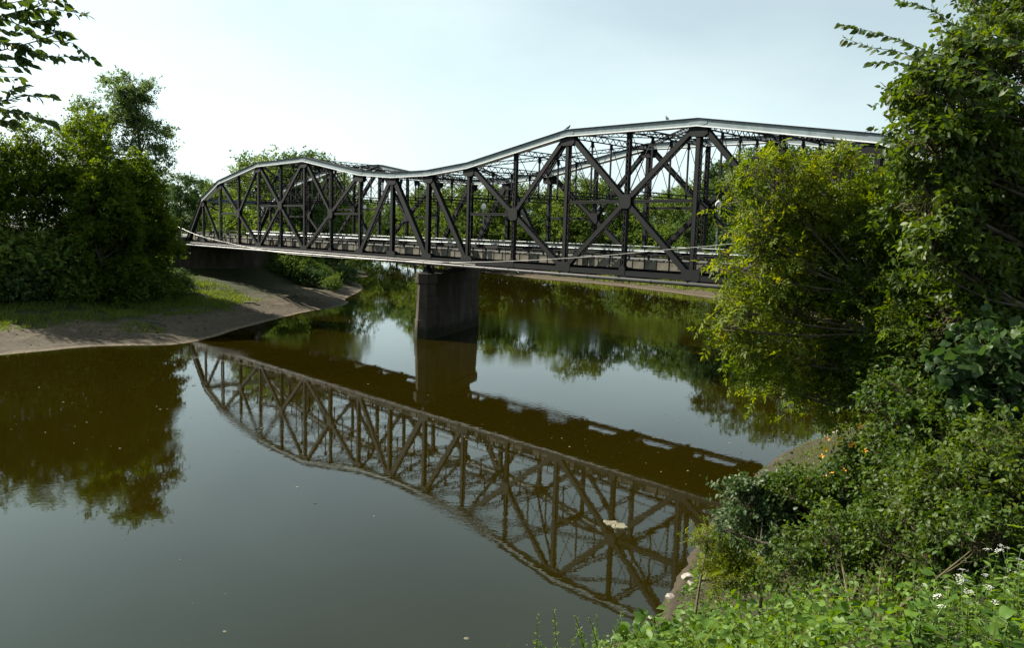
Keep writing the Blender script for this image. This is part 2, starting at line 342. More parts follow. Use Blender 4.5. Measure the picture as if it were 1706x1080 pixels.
# water: silty river, brown body under a mirror surface with faint ripples
wm, n, l, b = new_mat('river_water')
b.inputs['IOR'].default_value = 1.44; b.inputs['Specular Tint'].default_value = (0.35, 1.0, 1.0, 1); b.inputs['Roughness'].default_value = 0.015
geo = n.new('ShaderNodeNewGeometry')
zc = n.new('ShaderNodeTexNoise'); zc.inputs['Scale'].default_value = 0.05; zc.inputs['Detail'].default_value = 5; l.new(geo.outputs['Position'], zc.inputs['Vector'])
rc = ramp(n, [(0.3, (0.0100, 0.0074, 0.0003)), (0.7, (0.0132, 0.0098, 0.0005))]); l.new(zc.outputs['Fac'], rc.inputs['Fac']); l.new(rc.outputs['Color'], b.inputs['Base Color'])
mpw = n.new('ShaderNodeMapping'); mpw.inputs['Scale'].default_value = (1.0, 1.0, 1.0); l.new(geo.outputs['Position'], mpw.inputs['Vector'])
wa = n.new('ShaderNodeTexNoise'); wa.inputs['Scale'].default_value = 0.9; wa.inputs['Detail'].default_value = 3; l.new(mpw.outputs['Vector'], wa.inputs['Vector'])
wb = n.new('ShaderNodeTexNoise'); wb.inputs['Scale'].default_value = 3.5; wb.inputs['Detail'].default_value = 3; l.new(mpw.outputs['Vector'], wb.inputs['Vector'])
# current breaks into riffles in patches (downstream of the pier and out in the bend)
wp = n.new('ShaderNodeTexNoise'); wp.inputs['Scale'].default_value = 0.045; wp.inputs['Detail'].default_value = 2; l.new(geo.outputs['Position'], wp.inputs['Vector'])
rpw = n.new('ShaderNodeMapRange'); rpw.inputs['From Min'].default_value = 0.54; rpw.inputs['From Max'].default_value = 0.66; rpw.inputs['To Min'].default_value = 0.12; rpw.inputs['To Max'].default_value = 1.0
l.new(wp.outputs['Fac'], rpw.inputs['Value'])
rf = n.new('ShaderNodeVectorMath'); rf.operation = 'DISTANCE'; rf.inputs[1].default_value = (63, 24, 0); l.new(geo.outputs['Position'], rf.inputs[0])
rfm = n.new('ShaderNodeMapRange'); rfm.inputs['From Min'].default_value = 6; rfm.inputs['From Max'].default_value = 17; rfm.inputs['To Min'].default_value = 1.6; rfm.inputs['To Max'].default_value = 0.0; l.new(rf.outputs['Value'], rfm.inputs['Value'])
rfa = n.new('ShaderNodeMath'); rfa.operation = 'ADD'; l.new(rpw.outputs['Result'], rfa.inputs[0]); l.new(rfm.outputs['Result'], rfa.inputs[1])
mw = n.new('ShaderNodeMath'); mw.operation = 'MULTIPLY'; l.new(wb.outputs['Fac'], mw.inputs[0]); l.new(rfa.outputs[0], mw.inputs[1])
ad = n.new('ShaderNodeMath'); ad.operation = 'MULTIPLY_ADD'; ad.inputs[1].default_value = 0.35; l.new(wa.outputs['Fac'], ad.inputs[0]); l.new(mw.outputs[0], ad.inputs[2])
bw2 = n.new('ShaderNodeBump'); bw2.inputs['Strength'].default_value = 0.08; bw2.inputs['Distance'].default_value = 0.06
l.new(ad.outputs[0], bw2.inputs['Height']); l.new(bw2.outputs['Normal'], b.inputs['Normal'])
wmb = MB(); wmb.add([(-4000,-4000,0),(4000,-4000,0),(4000,4000,0),(-4000,4000,0)], [(0,1,2,3)])
tag(wmb.build('river_water', wm), 'calm brown river mirroring the bridge', kind='structure')
# ------------------------------------------------------------------ truss bridge
P = 6.4; ZC = 8.197; NP = 19
Hn = {1: 6.73, 2: 9.25, 4: 11.27, 6: 11.41, 8: 9.28, 9: 8.79}
H = {}
for k, v in Hn.items(): H[k] = v; H[NP-k] = v
for k in (3, 5, 7, 12, 14, 16): H[k] = (H[k-1]+H[k+1])/2
MIDS = {3: H[2]/2, 5: (H[4]+H[6])/4, 7: H[8]/2}
for k in (3, 5, 7): MIDS[NP-k] = MIDS[k]
def U(k): return Vector((k*P, 0, ZC+H[k]))
def Lo(k): return Vector((k*P, 0, ZC))
def Mi(k): return Vector((k*P, 0, ZC+MIDS[k]))
bridge = empty('truss_bridge', (0, 0, ZC), 'dark steel through truss road bridge with pale arched top chords', 'bridge')
B0 = Vector((0, 0, ZC))

def laced(mb, p0, p1, w, dy, face='Y', t=0.03, pitch=0.45, bars=True, side=(0,1,0)):
    """built-up member: two plates and zigzag lacing bars. face='Y': plates look along Y, lacing on the in-plane sides;
    face='P': plates on the in-plane sides, lacing looks along Y"""
    p0 = Vector(p0); p1 = Vector(p1); a = (p1-p0).normalized(); s = Vector(side); s = (s-a*s.dot(a)).normalized(); q = a.cross(s)
    L = (p1-p0).length
    if face == 'Y': pl_dir, pl_off, pl_w, lc_dir, lc_off = s, dy/2, w, q, w/2
    else:           pl_dir, pl_off, pl_w, lc_dir, lc_off = q, w/2, dy, s, dy/2
    other = lc_dir
    for sg in (-1, 1):
        c = pl_dir*(sg*(pl_off-t/2)); mb.bar(p0+c, p1+c, t, pl_w, pl_dir)
        for e in (-1, 1):      # flange angles
            c2 = pl_dir*(sg*(pl_off-0.045))+other*(e*(pl_w/2-t/2)); mb.bar(p0+c2, p1+c2, 0.09, t, pl_dir)
    if bars:
        nb = max(2, int(L/pitch))
        for sg in (-1, 1):
            for i in range(nb):
                e = 1 if i % 2 else -1
                A = p0+a*(L*i/nb)+pl_dir*(e*(pl_off-0.03))+lc_dir*(sg*(lc_off-0.012))
                Bp = p0+a*(L*(i+1)/nb)+pl_dir*(-e*(pl_off-0.03))+lc_dir*(sg*(lc_off-0.012))
                mb.bar(A, Bp, 0.016, 0.065, lc_dir)
def solid(mb, p0, p1, w, dy):
    """I section: web and two flanges looking along Y"""
    mb.bar(p0, p1, dy, 0.03)
    p0 = Vector(p0); p1 = Vector(p1)
    for sg in (-1, 1):
        o = Vector((0, sg*(dy/2-0.02), 0)); mb.bar(p0+o, p1+o, 0.04, w)
def octa(mb, c, sx, sz, y0, y1, rot=0):
    k = 0.62; pts = [(-1,-k),(-k,-1),(k,-1),(1,-k),(1,k),(k,1),(-k,1),(-1,k)]
    cr, sr = math.cos(rot), math.sin(rot)
    mb.prism([(c.x+(a*sx*cr-b*sz*sr), c.z+(a*sx*sr+b*sz*cr)) for a, b in pts], y0, y1)

def flip(p, far):
    """the far truss is the near one turned half round about the middle of the bridge"""
    p = Vector(p)
    return Vector((NP*P-p.x, WID-p.y, p.z)) if far else p
members = []      # (name, mesh-builder, material) in near-truss space
def member(name, mb, mat): members.append((name, mb, mat))

main_nodes = [1, 2, 4, 6, 8, 9, 10, 11, 13, 15, 17, 18]
# top chord: pale box with cover plate and bottom flange angles, mitred at each bend
def chord_section(name, nodes, mat, edge):
    for i, (a, b_) in enumerate(zip(nodes[:-1], nodes[1:])):
        A, Bp = U(a), U(b_)
        def mitre(k, kk):   # direction of the joint plane at node k
            j = nodes.index(k)
            d = Vector((0, 0, 0))
            if j > 0: d += (U(nodes[j])-U(nodes[j-1])).normalized()
            if j < len(nodes)-1: d += (U(nodes[j+1])-U(nodes[j])).normalized()
            d.normalize(); nrm = Vector((-d.z, 0, d.x)); m_ = (U(b_)-U(a)).normalized()
            return nrm/max(0.3, nrm.dot(Vector((-m_.z, 0, m_.x))))
        na, nb = mitre(a, 0), mitre(b_, 0)
        def slab(mb, lo, hi, y):
            q = []
            for pt, nn in ((A, na), (Bp, nb)):
                for zz, yy in ((lo,-y),(lo,y),(hi,y),(hi,-y)): q.append(pt+nn*zz+Vector((0,yy,0)))
            mb.add(q, [(0,1,2,3),(7,6,5,4),(0,4,5,1),(1,5,6,2),(2,6,7,3),(3,7,4,0)])
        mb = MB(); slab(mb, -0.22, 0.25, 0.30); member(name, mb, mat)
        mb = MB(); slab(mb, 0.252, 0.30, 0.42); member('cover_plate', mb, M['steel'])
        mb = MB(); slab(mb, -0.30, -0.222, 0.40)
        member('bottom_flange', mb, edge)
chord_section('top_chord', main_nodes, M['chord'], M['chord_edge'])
# splice plates proud of the chord at the bends
for k in main_nodes[1:-1]:
    mb = MB(); c = U(k)
    octa(mb, c, 0.75, 0.21, -0.325, -0.302); member('splice_plate', mb, M['chord'])
    mb = MB(); octa(mb, c, 0.75, 0.21, 0.302, 0.325); member('splice_plate', mb, M['chord'])
# end posts
for a, b_ in ((0, 1), (19, 18)):
    mb = MB(); mb.bar(Lo(a), U(b_), 0.60, 0.62); mb.bar(Lo(a)+Vector((-.31 if a == 0 else .31,0,.12)), U(b_)+Vector((-.31 if a == 0 else .31,0,.12)), 0.78, 0.05)
    member('end_post', mb, M['steel'])
# bottom chord, one piece per panel
for k in range(NP):
    mb = MB()
    for yy in (-0.2, 0.2): mb.bar(Lo(k)+Vector((0,yy,0)), Lo(k+1)+Vector((0,yy,0)), 0.05, 0.40)
    for zz in (-0.185, 0.185): mb.bar(Lo(k)+Vector((0,0,zz)), Lo(k+1)+Vector((0,0,zz)), 0.46, 0.035)
    member('bottom_chord', mb, M['steel'])
# verticals
for k in range(1, NP):
    mb = MB(); top = U(k)-Vector((0,0,0.3))
    if k in MIDS:
        laced(mb, Lo(k), Mi(k), 0.34, 0.34, 'P', pitch=0.42)
        laced(mb, Mi(k), top, 0.36, 0.30, 'P', pitch=0.42)
    elif k in (9, 10): solid(mb, Lo(k), top, 0.42, 0.42)
    elif k in (1, 18): laced(mb, Lo(k), top, 0.30, 0.32, 'Y', pitch=0.42)
    else: laced(mb, Lo(k), top, 0.38, 0.40, 'Y', pitch=0.45)
    member('vertical', mb, M['steel'])
# diagonals (start, end, in-plane width)
DG = [(U(1),Lo(2),.34),(U(2),Mi(3),.42),(Mi(3),Lo(4),.42),(U(4),Mi(3),.36),(Lo(4),Mi(5),.42),(Mi(5),U(6),.42),(U(4),Mi(5),.44),(Mi(5),Lo(6),.44),
      (U(6),Mi(7),.40),(Mi(7),U(8),.46),(Lo(6),Mi(7),.46),(Lo(8),U(9),.52),(U(9),Lo(10),.66),(U(10),Lo(11),.54),
      (U(11),Mi(12),.46),(Mi(12),Lo(13),.46),(U(13),Mi(12),.42),(U(13),Mi(14),.46),(Mi(14),Lo(15),.46),(Lo(13),Mi(14),.44),(Mi(14),U(15),.44),
      (U(15),Mi(16),.42),(Mi(16),Lo(15),.42),(U(17),Mi(16),.44),(U(18),Lo(17),.34)]
for a, b_, w_ in DG:
    d = (b_-a).normalized(); mb = MB(); a2 = a+d*0.3; b2 = b_-d*0.3
    laced(mb, a2, b2, w_, 0.40 if w_ > .4 else 0.34, 'Y', pitch=0.5); member('diagonal', mb, M['steel'])
# sub-struts at mid height
for k, nb in ((3,(2,)),(5,(4,6)),(7,(8,)),(12,(11,)),(14,(13,15)),(16,(17,))):
    for j in nb:
        mb = MB(); m_ = Mi(k); solid(mb, m_, Vector((j*P, 0, m_.z)), 0.24, 0.26); member('mid_strut', mb, M['steel'])
# gusset plates, a pair at every joint
for k in range(0, NP+1):
    big = k not in MIDS
    for z_, sx, sz in ([(ZC+0.16, .8 if big else .30, .46 if big else .42)] + ([(ZC+H[k]-.55, .78, .48)] if (k in H and big) else []) + ([(ZC+MIDS[k], .55, .55)] if k in MIDS else [])):
        mb = MB(); c = Vector((k*P, 0, z_))
        octa(mb, c, sx, sz, -0.245, -0.222); member('gusset_plate', mb, M['steel'])
        mb = MB(); octa(mb, c, sx, sz, 0.222, 0.245); member('gusset_plate', mb, M['steel'])
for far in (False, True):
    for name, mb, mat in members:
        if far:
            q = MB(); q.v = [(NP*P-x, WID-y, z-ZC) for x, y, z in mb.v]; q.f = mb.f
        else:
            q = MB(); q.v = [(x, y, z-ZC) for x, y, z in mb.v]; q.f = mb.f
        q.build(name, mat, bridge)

def bpart(name, mb, mat):
    mb.v = [(x, y, z-ZC) for x, y, z in mb.v]
    return mb.build(name, mat, bridge)
def UF(k): return flip(U(NP-k), True)
# overhead bracing: lattice struts between the chords, lattice crosses between them, sway frames below
def lattice_beam(mb, p0, p1, depth, wdt=0.22, pitch=0.42):
    """shallow truss in the vertical plane: two pairs of angles and a zigzag web"""
    p0 = Vector(p0); p1 = Vector(p1); L = (p1-p0).length; up = Vector((0,0,depth/2)); a = (p1-p0)/L
    for sg in (-1, 1): mb.bar(p0+up*sg, p1+up*sg, 0.07, wdt, (0,0,1))
    nb = max(4, int(L/pitch))
    for i in range(nb):
        e = 1 if i % 2 else -1
        mb.bar(p0+a*(L*i/nb)+up*e, p0+a*(L*(i+1)/nb)-up*e, 0.05, 0.06, (0,0,1))
for k in range(2, NP-1):
    mb = MB(); A, Bp = U(k), UF(k); o = Vector((0, 0, -0.12)); A = A+Vector((0,.3,0))+o; Bp = Bp-Vector((0,.3,0))+o
    lattice_beam(mb, A, Bp, 0.42 if k in MIDS else 0.5); bpart('top_strut', mb, M['steel'])
for a, b_ in zip(main_nodes[:-1], main_nodes[1:]):
    for s in (0, 1):
        A = U(a) if s == 0 else UF(a); Bp = UF(b_) if s == 0 else U(b_)
        o = Vector((0, 0, -0.02+0.05*s)); i_ = Vector((0, .32, 0))
        mb = MB(); lattice_beam(mb, A+o+(i_ if s == 0 else -i_), Bp+o+(-i_ if s == 0 else i_), 0.30, 0.16, 0.40); bpart('lateral_brace', mb, M['steel'])
ZS = ZC+6.25
for k in range(2, NP-1):
    if k in MIDS and H[k] < 9.0: continue
    mb = MB(); x = k*P; zt = ZC+H[k]-0.38
    if zt-ZS < 1.0: continue
    for dz in (0, 0.30): mb.bar((x, .22, ZS+dz), (x, WID-.22, ZS+dz), 0.16, 0.09, (1,0,0))
    ys = [0.25, WID*.27, WID*.5, WID*.73, WID-.25]
    for y in ys[1:-1]:
        mb.bar((x, y, ZS), (x, y, zt), 0.14, 0.10, (1,0,0))
    for y in ys[1:-1]: mb.box((x, y, zt-.25), (0.06, 0.36, 0.5)); mb.box((x, y, ZS+.15), (0.06, 0.26, 0.4))
    for y0, y1 in zip(ys[:-1], ys[1:]):
        mb.bar((x, y0, ZS+.2), (x, y1, zt), 0.035, 0.045, (1,0,0)); mb.bar((x+.04, y1, ZS+.2), (x+.04, y0, zt), 0.035, 0.045, (1,0,0))
    bpart('sway_frame', mb, M['steel'])
# portals at both ends
for k in (1, 18):
    x = k*P; zt = ZC+H[k]; mb = MB()
    mb.bar((x, .3, zt-.05), (x, WID-.3, zt-.05), 0.35, 0.62, (1,0,0)); bpart('portal_beam', mb, M['chord'])
    mb = MB(); s = -1 if k == 1 else 1
    lattice_beam(mb, (x+s*.25, .3, zt-.75), (x+s*.25, WID-.3, zt-.75), 0.5)
    for y0, y1 in ((.3, 1.7), (WID-.3, WID-1.7)): mb.bar((x+s*.25, y0, zt-2.3), (x+s*.25, y1, zt-.9), 0.12, 0.14, (1,0,0))
    bpart('portal_brace', mb, M['steel'])
# floor: beams, stringers, slab, kerb blocks, rails
for k in range(NP+1):
    mb = MB(); x = k*P
    mb.box((x, WID/2, ZC-.02), (.03, WID-.5, .96))
    for dz in (-.5, .46): mb.box((x, WID/2, ZC+dz-.02), (.32, WID-.5, .04))
    bpart('floor_beam', mb, M['steel'])
for y in np.linspace(1.4, WID-1.4, 7):
    mb = MB(); mb.box((NP*P/2, y, ZC+.40), (NP*P, .03, .5)); mb.box((NP*P/2, y, ZC+.665), (NP*P, .2, .03)); mb.box((NP*P/2, y, ZC+.135), (NP*P, .2, .03))
    bpart('stringer', mb, M['steel'])
ROAD = ZC+1.0
mb = MB(); mb.box((NP*P/2, WID/2, ROAD-.14), (NP*P+1.0, WID-2.3, .28)); bpart('deck', mb, M['asphalt'])
# concrete kerb cast in separate blocks along both edges, each with a scupper notch on top
kb = MB()
kb.box((0, 0, .02), (1.06, .34, .62)); kb.box((-.27, 0, .40), (.50, .30, .14)); kb.box((.40, 0, .40), (.24, .30, .14))
kme = kb.mesh('kerb_block', M['concrete'])
rng = random.Random(5)
nblk = 102
for s, y in ((0, .93), (1, WID-.93)):
    for i in range(nblk):
        if i % 16 == 15 and s == 0 and rng.random() < .3: continue
        o = bpy.data.objects.new('kerb_block', kme); link(o, bridge)
        o.location = (0.6+i*(NP*P-1.0)/nblk+rng.uniform(-.02,.02), y+rng.uniform(-.015,.015), 0.68+rng.uniform(-.015,.012)); o.rotation_euler = (0, rng.uniform(-.006,.006), rng.uniform(-.012,.012))
# guard rails on the road side
def rail_strip(y, z, hgt, mat, name):
    mb = MB(); x0, x1 = .2, NP*P-.2
    prof = [(-.04,-.5),(.03,-.36),(.03,-.2),(-.04,-.06),(-.04,.06),(.03,.2),(.03,.36),(-.04,.5)]
    b0 = len(mb.v)
    for x in (x0, x1):
        for dy_, dz_ in prof: mb.v.append((x, y+dy_, z+dz_*hgt))
        for dy_, dz_ in prof[::-1]: mb.v.append((x, y+dy_+.012, z+dz_*hgt))
    m_ = len(prof)*2
    for i in range(m_): mb.f.append((i, (i+1) % m_, m_+(i+1) % m_, m_+i))
    mb.f += [tuple(range(m_))[::-1], tuple(range(m_, 2*m_))]
    return bpart(name, mb, mat)
rail_strip(1.35, ROAD+.62, .34, M['steel'], 'guard_rail'); rail_strip(WID-1.35, ROAD+.60, .46, M['galv'], 'guard_rail')  # light put into the colour: near rail's shaded back dark, far front pale
pk = MB(); pk.box((0,0,.38), (.12,.16,.80)); pme = pk.mesh('guard_rail_post', M['steel'])
for y in (1.45, WID-1.25):
    for i in range(62):
        o = bpy.data.objects.new('guard_rail_post', pme); link(o, bridge); o.location = (1+i*1.955, y, ROAD-ZC)
# outer pipe railings hung on the trusses
for y, mat in ((.52, M['steel']), (WID-.52, M['galv'])):
    for z in (ROAD+1.08, ROAD+.55):
        mb = MB(); mb.tube([(.3, y, z), (NP*P-.3, y, z)], .035, 6); bpart('hand_rail', mb, mat)
rp_ = MB(); rp_.tube([(0,0,-.55), (0,0,1.08)], .032, 6); rme = rp_.mesh('railing_post', M['steel'])
for y in (.52, WID-.52):
    for i in range(38):
        o = bpy.data.objects.new('railing_post', rme); link(o, bridge); o.location = (1.6+i*3.2, y, ROAD-ZC)
# service pipe and pale conduit along the near truss
mb = MB(); mb.tube([(-.5, -.62, ZC-.42), (40, -.62, ZC-.44), (80, -.62, ZC-.44), (NP*P+.5, -.62, ZC-.42)], .15, 10)
for k in range(NP): mb.tube([((k+.5)*P-.06, -.62, ZC-.44), ((k+.5)*P+.06, -.62, ZC-.44)], .185, 10)
bpart('service_pipe', mb, M['pipe']); 
for k in range(NP+1):
    mb = MB(); x = k*P; mb.bar((x, -.2, ZC-.2), (x, -.8, ZC-.2), .06, .06, (0,0,1)); mb.bar((x, -.62, ZC-.62), (x, -.62, ZC-.2), .05, .3); bpart('pipe_hanger', mb, M['steel'])
mb = MB(); mb.tube([(-1.0, -.42, ZC-.02), (30, -.42, ZC-.10), (70, -.42, ZC-.16), (72, -.42, ZC-.2)], .032, 6); bpart('conduit', mb, M['conduit'])
# bearings on pier and abutments
def bearing(x, y, ztop, zbot):
    mb = MB(); h = ztop-zbot
    mb.prism([(x-.28, ztop), (x+.28, ztop), (x+.16, ztop-h*.45), (x+.5, zbot+.12), (x-.5, zbot+.12), (x-.16, ztop-h*.45)], y-.3, y+.3)
    mb.box((x, y, zbot+.065), (1.2, .9, .10)); return bpart('bearing', mb, M['steel'])
PT = 6.75
bearing(10*P, 0, ZC-.26, PT); bearing(9*P, WID, ZC-.26, PT)
for x in (.0, NP*P):
    for y in (0, WID): bearing(x, y, ZC-.26, 7.3)

# ------------------------------------------------------------------ river pier
pc = Vector((9.5*P, WID/2, 0)); pu = Vector((-P, WID, 0)).normalized(); pn = Vector((pu.y, -pu.x, 0))
pier = empty('bridge_pier', pc, 'tall skewed concrete pier standing in the river under the bridge', 'pier')
def plan(hl, ht, ch):
    return [(hl-ch, -ht), (hl, -ht*.42), (hl, ht*.42), (hl-ch, ht), (-hl+ch, ht), (-hl, ht*.42), (-hl, -ht*.42), (-hl+ch, -ht)]
def pier_slab(name, lev, mat):
    mb = MB(); rings = []
    for z, hl, ht, ch in lev: rings.append([tuple(pu*a+pn*b_+Vector((0,0,z))) for a, b_ in plan(hl, ht, ch)])
    nn = 8
    mb.v = [v for r in rings for v in r]
    for i in range(len(rings)-1):
        for k in range(nn): mb.f.append((i*nn+k, i*nn+(k+1) % nn, (i+1)*nn+(k+1) % nn, (i+1)*nn+k))
    mb.f += [tuple(range(nn))[::-1], tuple((len(rings)-1)*nn+k for k in range(nn))]
    return mb.build(name, mat, pier)
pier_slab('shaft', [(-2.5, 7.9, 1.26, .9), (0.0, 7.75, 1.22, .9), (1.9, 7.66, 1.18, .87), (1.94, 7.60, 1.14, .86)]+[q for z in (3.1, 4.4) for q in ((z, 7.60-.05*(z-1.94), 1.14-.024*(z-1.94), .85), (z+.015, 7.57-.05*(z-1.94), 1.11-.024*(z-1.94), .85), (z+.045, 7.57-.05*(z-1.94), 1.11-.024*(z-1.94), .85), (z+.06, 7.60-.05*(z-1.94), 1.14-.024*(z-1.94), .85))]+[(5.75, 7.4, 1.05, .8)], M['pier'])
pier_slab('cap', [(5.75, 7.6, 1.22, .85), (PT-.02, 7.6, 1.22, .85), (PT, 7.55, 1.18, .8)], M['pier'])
for e in (-1, 1):   # raised ends between which the cap dips
    mb = MB(); a0, a1 = 4.4*e, 2.4*e
    q = []
    for a, z in ((4.4*e, PT+.004), (4.4*e, PT+.42), (3.3*e, PT+.22), (2.0*e, PT+.06), (1.4*e, PT+.004)):
        for b_ in (-1.0, 1.0): q.append(tuple(pu*a+pn*b_+Vector((0,0,z))))
    mb.add(q, [(0,2,4,6,8), (9,7,5,3,1), (0,1,3,2), (2,3,5,4), (4,5,7,6), (6,7,9,8), (8,9,1,0)]); mb.build('cap_haunch', M['pier'], pier)

# ------------------------------------------------------------------ abutments
for x, s, lab in ((0, -1, 'dark concrete abutment under the far left end of the bridge'), (NP*P, 1, 'concrete abutment at the right bank behind the foreground trees')):
    ab = empty('bridge_abutment', (x, YC, 2), lab, 'abutment')
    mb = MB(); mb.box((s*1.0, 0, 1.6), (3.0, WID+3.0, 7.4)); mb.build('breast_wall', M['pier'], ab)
    mb = MB(); mb.box((s*1.35, 0, 6.15), (1.4, WID+3.0, 1.68)); mb.build('back_wall', M['concrete'], ab)
    for y in (-YC-1.1, YC+1.1):
        mb = MB(); mb.box((s*1.3, y, 7.65), (1.0, .6, 1.3)); mb.box((s*1.3, y, 8.36), (1.15, .75, .12)); mb.build('end_pillar', M['concrete'], ab)
    for y in (-YC-1.2, YC+1.2):
        mb = MB(); mb.prism([(s*2.52, -3), (s*2.52, 5.28), (s*9.5, 5.28), (s*9.5, 3.0)], y-.25, y+.25); mb.build('wing_wall', M['pier'], ab)
# approach roads
for x0, x1 in ((-140, -.9), (NP*P+.9, 300)):
    xs = np.linspace(x0, x1, 40); mb = MB()
    for x in xs:
        z = ROAD+.004
        for y, dz in ((.8, -1.2), (1.05, 0), (WID/2, .06), (WID-1.05, 0), (WID-.8, -1.2)): mb.v.append((x, y, z+dz))
    for i in range(39):
        for j in range(4): a = i*5+j; mb.f.append((a, a+5, a+6, a+1))
    tag(mb.build('road', M['asphalt']), 'asphalt approach road to the bridge', kind='structure')

# ------------------------------------------------------------------ street lamps on the far side
def lamp(x, lab):
    o = empty('street_lamp', (x, WID+.75, ROAD-.4), lab, 'street lamp', 'globe lamps along the far side of the bridge')
    mb = MB(); mb.lathe([(.14,0),(.14,.5),(.09,.6),(.075,.7),(.055,4.75),(.09,4.8),(.12,4.9),(.06,4.96)], n=10); mb.build('post', M['lamp_post'], o, True)
    mb = MB(); mb.lathe([(.10,4.95),(.20,5.05),(.27,5.2),(.29,5.36),(.26,5.52),(.18,5.66),(.08,5.74)], n=14); mb.build('globe', M['globe'], o, True)
    mb = MB(); mb.lathe([(.08,5.73),(.06,5.78),(.025,5.86),(.01,5.95)], n=8); mb.build('finial', M['lamp_post'], o)
    mb = MB(); mb.box((0, -.45, .0), (.2, .9, .2)); mb.build('bracket', M['steel'], o)
for x, lab in ((1.7, 'white globe street lamp near the far left end of the bridge'), (33.5, 'white globe street lamp seen between the trusses of the far span'),
               (59.0, 'white globe street lamp beyond the middle pier'), (90.5, 'white globe street lamp beside the yellowish tree at right')): lamp(x, lab)

# ------------------------------------------------------------------ birds on the near top chord
def chord_z(x):
    k = x/P
    for a, b_ in zip(main_nodes[:-1], main_nodes[1:]):
        if a <= k <= b_: return ZC+H[a]+(H[b_]-H[a])*(k-a)/(b_-a)+.305
def pigeon(x, rz, lab):
    o = empty('pigeon', (x, -.1, chord_z(x)), lab, 'bird', 'birds perched on the top chord'); o.rotation_euler = (0, 0, rz)
    mb = MB(); mb.tube([(-.20,0,.10),(-.10,0,.14),(0,0,.19),(.09,0,.25),(.14,0,.32),(.16,0,.37),(.19,0,.385),(.23,0,.375)], [.015,.06,.095,.09,.055,.05,.04,.008], 8); mb.build('body', M['bird'], o, True)
    mb = MB(); mb.bar((-.18,0,.11), (-.34,0,.05), .09, .02); mb.build('tail', M['bird'], o)
    for s in (-1, 1):
        mb = MB(); mb.tube([(.02,.03*s,.14),(.02,.03*s,.01)], .009, 5); mb.box((.04,.03*s,.009), (.08,.03,.016)); mb.build('leg', M['bird'], o)
        mb = MB(); mb.tube([(.08,.07*s,.23),(-.05,.09*s,.18),(-.22,.05*s,.11)], [.03,.045,.01], 6); mb.build('wing', M['bird'], o, True)
for x, rz, lab in ((83.1, .3, 'small dark bird on the chord at the bend left of the apex'), (93.1, 2.6, 'small dark bird on the chord just left of the highest bend'),
                   (108.2, .8, 'small dark bird on the chord near the tall tree at right'), (51.3, 2.9, 'small dark bird on the low far part of the chord')): pigeon(x, rz, lab)

# sagging overhead cable in front of the near truss
cb = MB(); cpts = [(-4,-2.2,11.6),(0,-2.1,10.85),(9.1,-2,9.45),(17.8,-2,8.75),(29,-2,8.05),(41,-2,7.72),(57,-2,7.86),(72.4,-2,8.27),(85.6,-2,9.23),(94.5,-2,10.18),(101.3,-2,10.95),(112,-2.1,12.5),(123,-2.2,14.4)]
cv = smooth_poly(np.array(cpts)); cb.tube([tuple(c) for c in cv], .023, 6)
tag(cb.build('cable', M['conduit']), 'pale utility cable sagging across the front of the bridge', 'cable')
for x, lab in ((-4, 'weathered wooden pole holding the cable at the far end of the bridge'), (123, 'wooden pole holding the cable behind the foreground trees')):
    o = empty('utility_pole', (x, -2.2, gz(x, -2.2)-.5), lab, 'pole'); h = (11.6 if x < 0 else 14.4)-o.location.z+.25
    mb = MB(); mb.lathe([(.15,0),(.11,h)], n=10); mb.build('post', M['bark'], o)
    mb = MB(); mb.box((0, 0, h-.35), (.3,.3,.2)); mb.build('cable_clamp', M['steel'], o)
# ------------------------------------------------------------------ vegetation
T_DIAMOND = (np.array([(0,0,0),(.45,.30,.06),(1,0,-.04),(.45,-.30,.06)]), [np.array([(0,2,1),(0,3,2)])])
T_LEAF = (np.array([(0,0,0),(.22,.24,.05),(.58,.25,.04),(1,0,-.12),(.58,-.25,.04),(.22,-.24,.05),(.3,0,-.01),(.65,0,-.03)]),
          [np.array([(0,6,1),(7,3,2),(0,5,6),(4,3,7)]), np.array([(6,7,2,1),(5,4,7,6)])])
def compound_template(spec):
    V, F = [], []
    for (bx, by, ang, ln, dz, wd) in spec:
        c, s = math.cos(ang), math.sin(ang); k = len(V)
        for x, y, z in ((0,0,0),(.4,wd,.05),(.72,wd*.62,.02),(1,0,-.16),(.72,-wd*.62,.02),(.4,-wd,.05)):
            V.append((bx+(x*c-y*s)*ln, by+(x*s+y*c)*ln, z*ln+dz))
        F += [(k,k+3,k+2,k+1), (k,k+5,k+4,k+3)]
    V0 = len(V); V += [(0,.006,0),(0,-.006,0),(.6,.005,-.02),(.6,-.005,-.02)]; F.append((V0,V0+1,V0+3,V0+2))
    return np.array(V), [np.array(F)]
T_BOX = compound_template([(.6,0,0,.44,-.02,.25),(.5,.02,1.0,.38,-.01,.22),(.5,-.02,-1.0,.38,-.01,.22),(.25,.02,1.15,.32,0,.2),(.25,-.02,-1.15,.32,0,.2)])
def lobed_template(nl=5):
    V = [(0.42,0,0)]; n = 14
    for i in range(n):
        a = math.pi+2*math.pi*(i+.5)/n
        r = .50+.10*math.cos(a*nl*.8)-(.22 if i in (0, n-1) else 0)
        V.append((.42+r*math.cos(a), r*math.sin(a), -.10*r+.06*math.cos(a*3)))
    return np.array(V), [np.array([(0, 1+i, 1+(i+1) % n) for i in range(n)])]
T_LOBED = lobed_template()
T_BLADE = (np.array([(0,-.03,0),(0,.03,0),(.5,-.025,.0),(.5,.025,.0),(1,0,-.18)]), [np.array([(0,2,3),(0,3,1),(2,4,3)])])

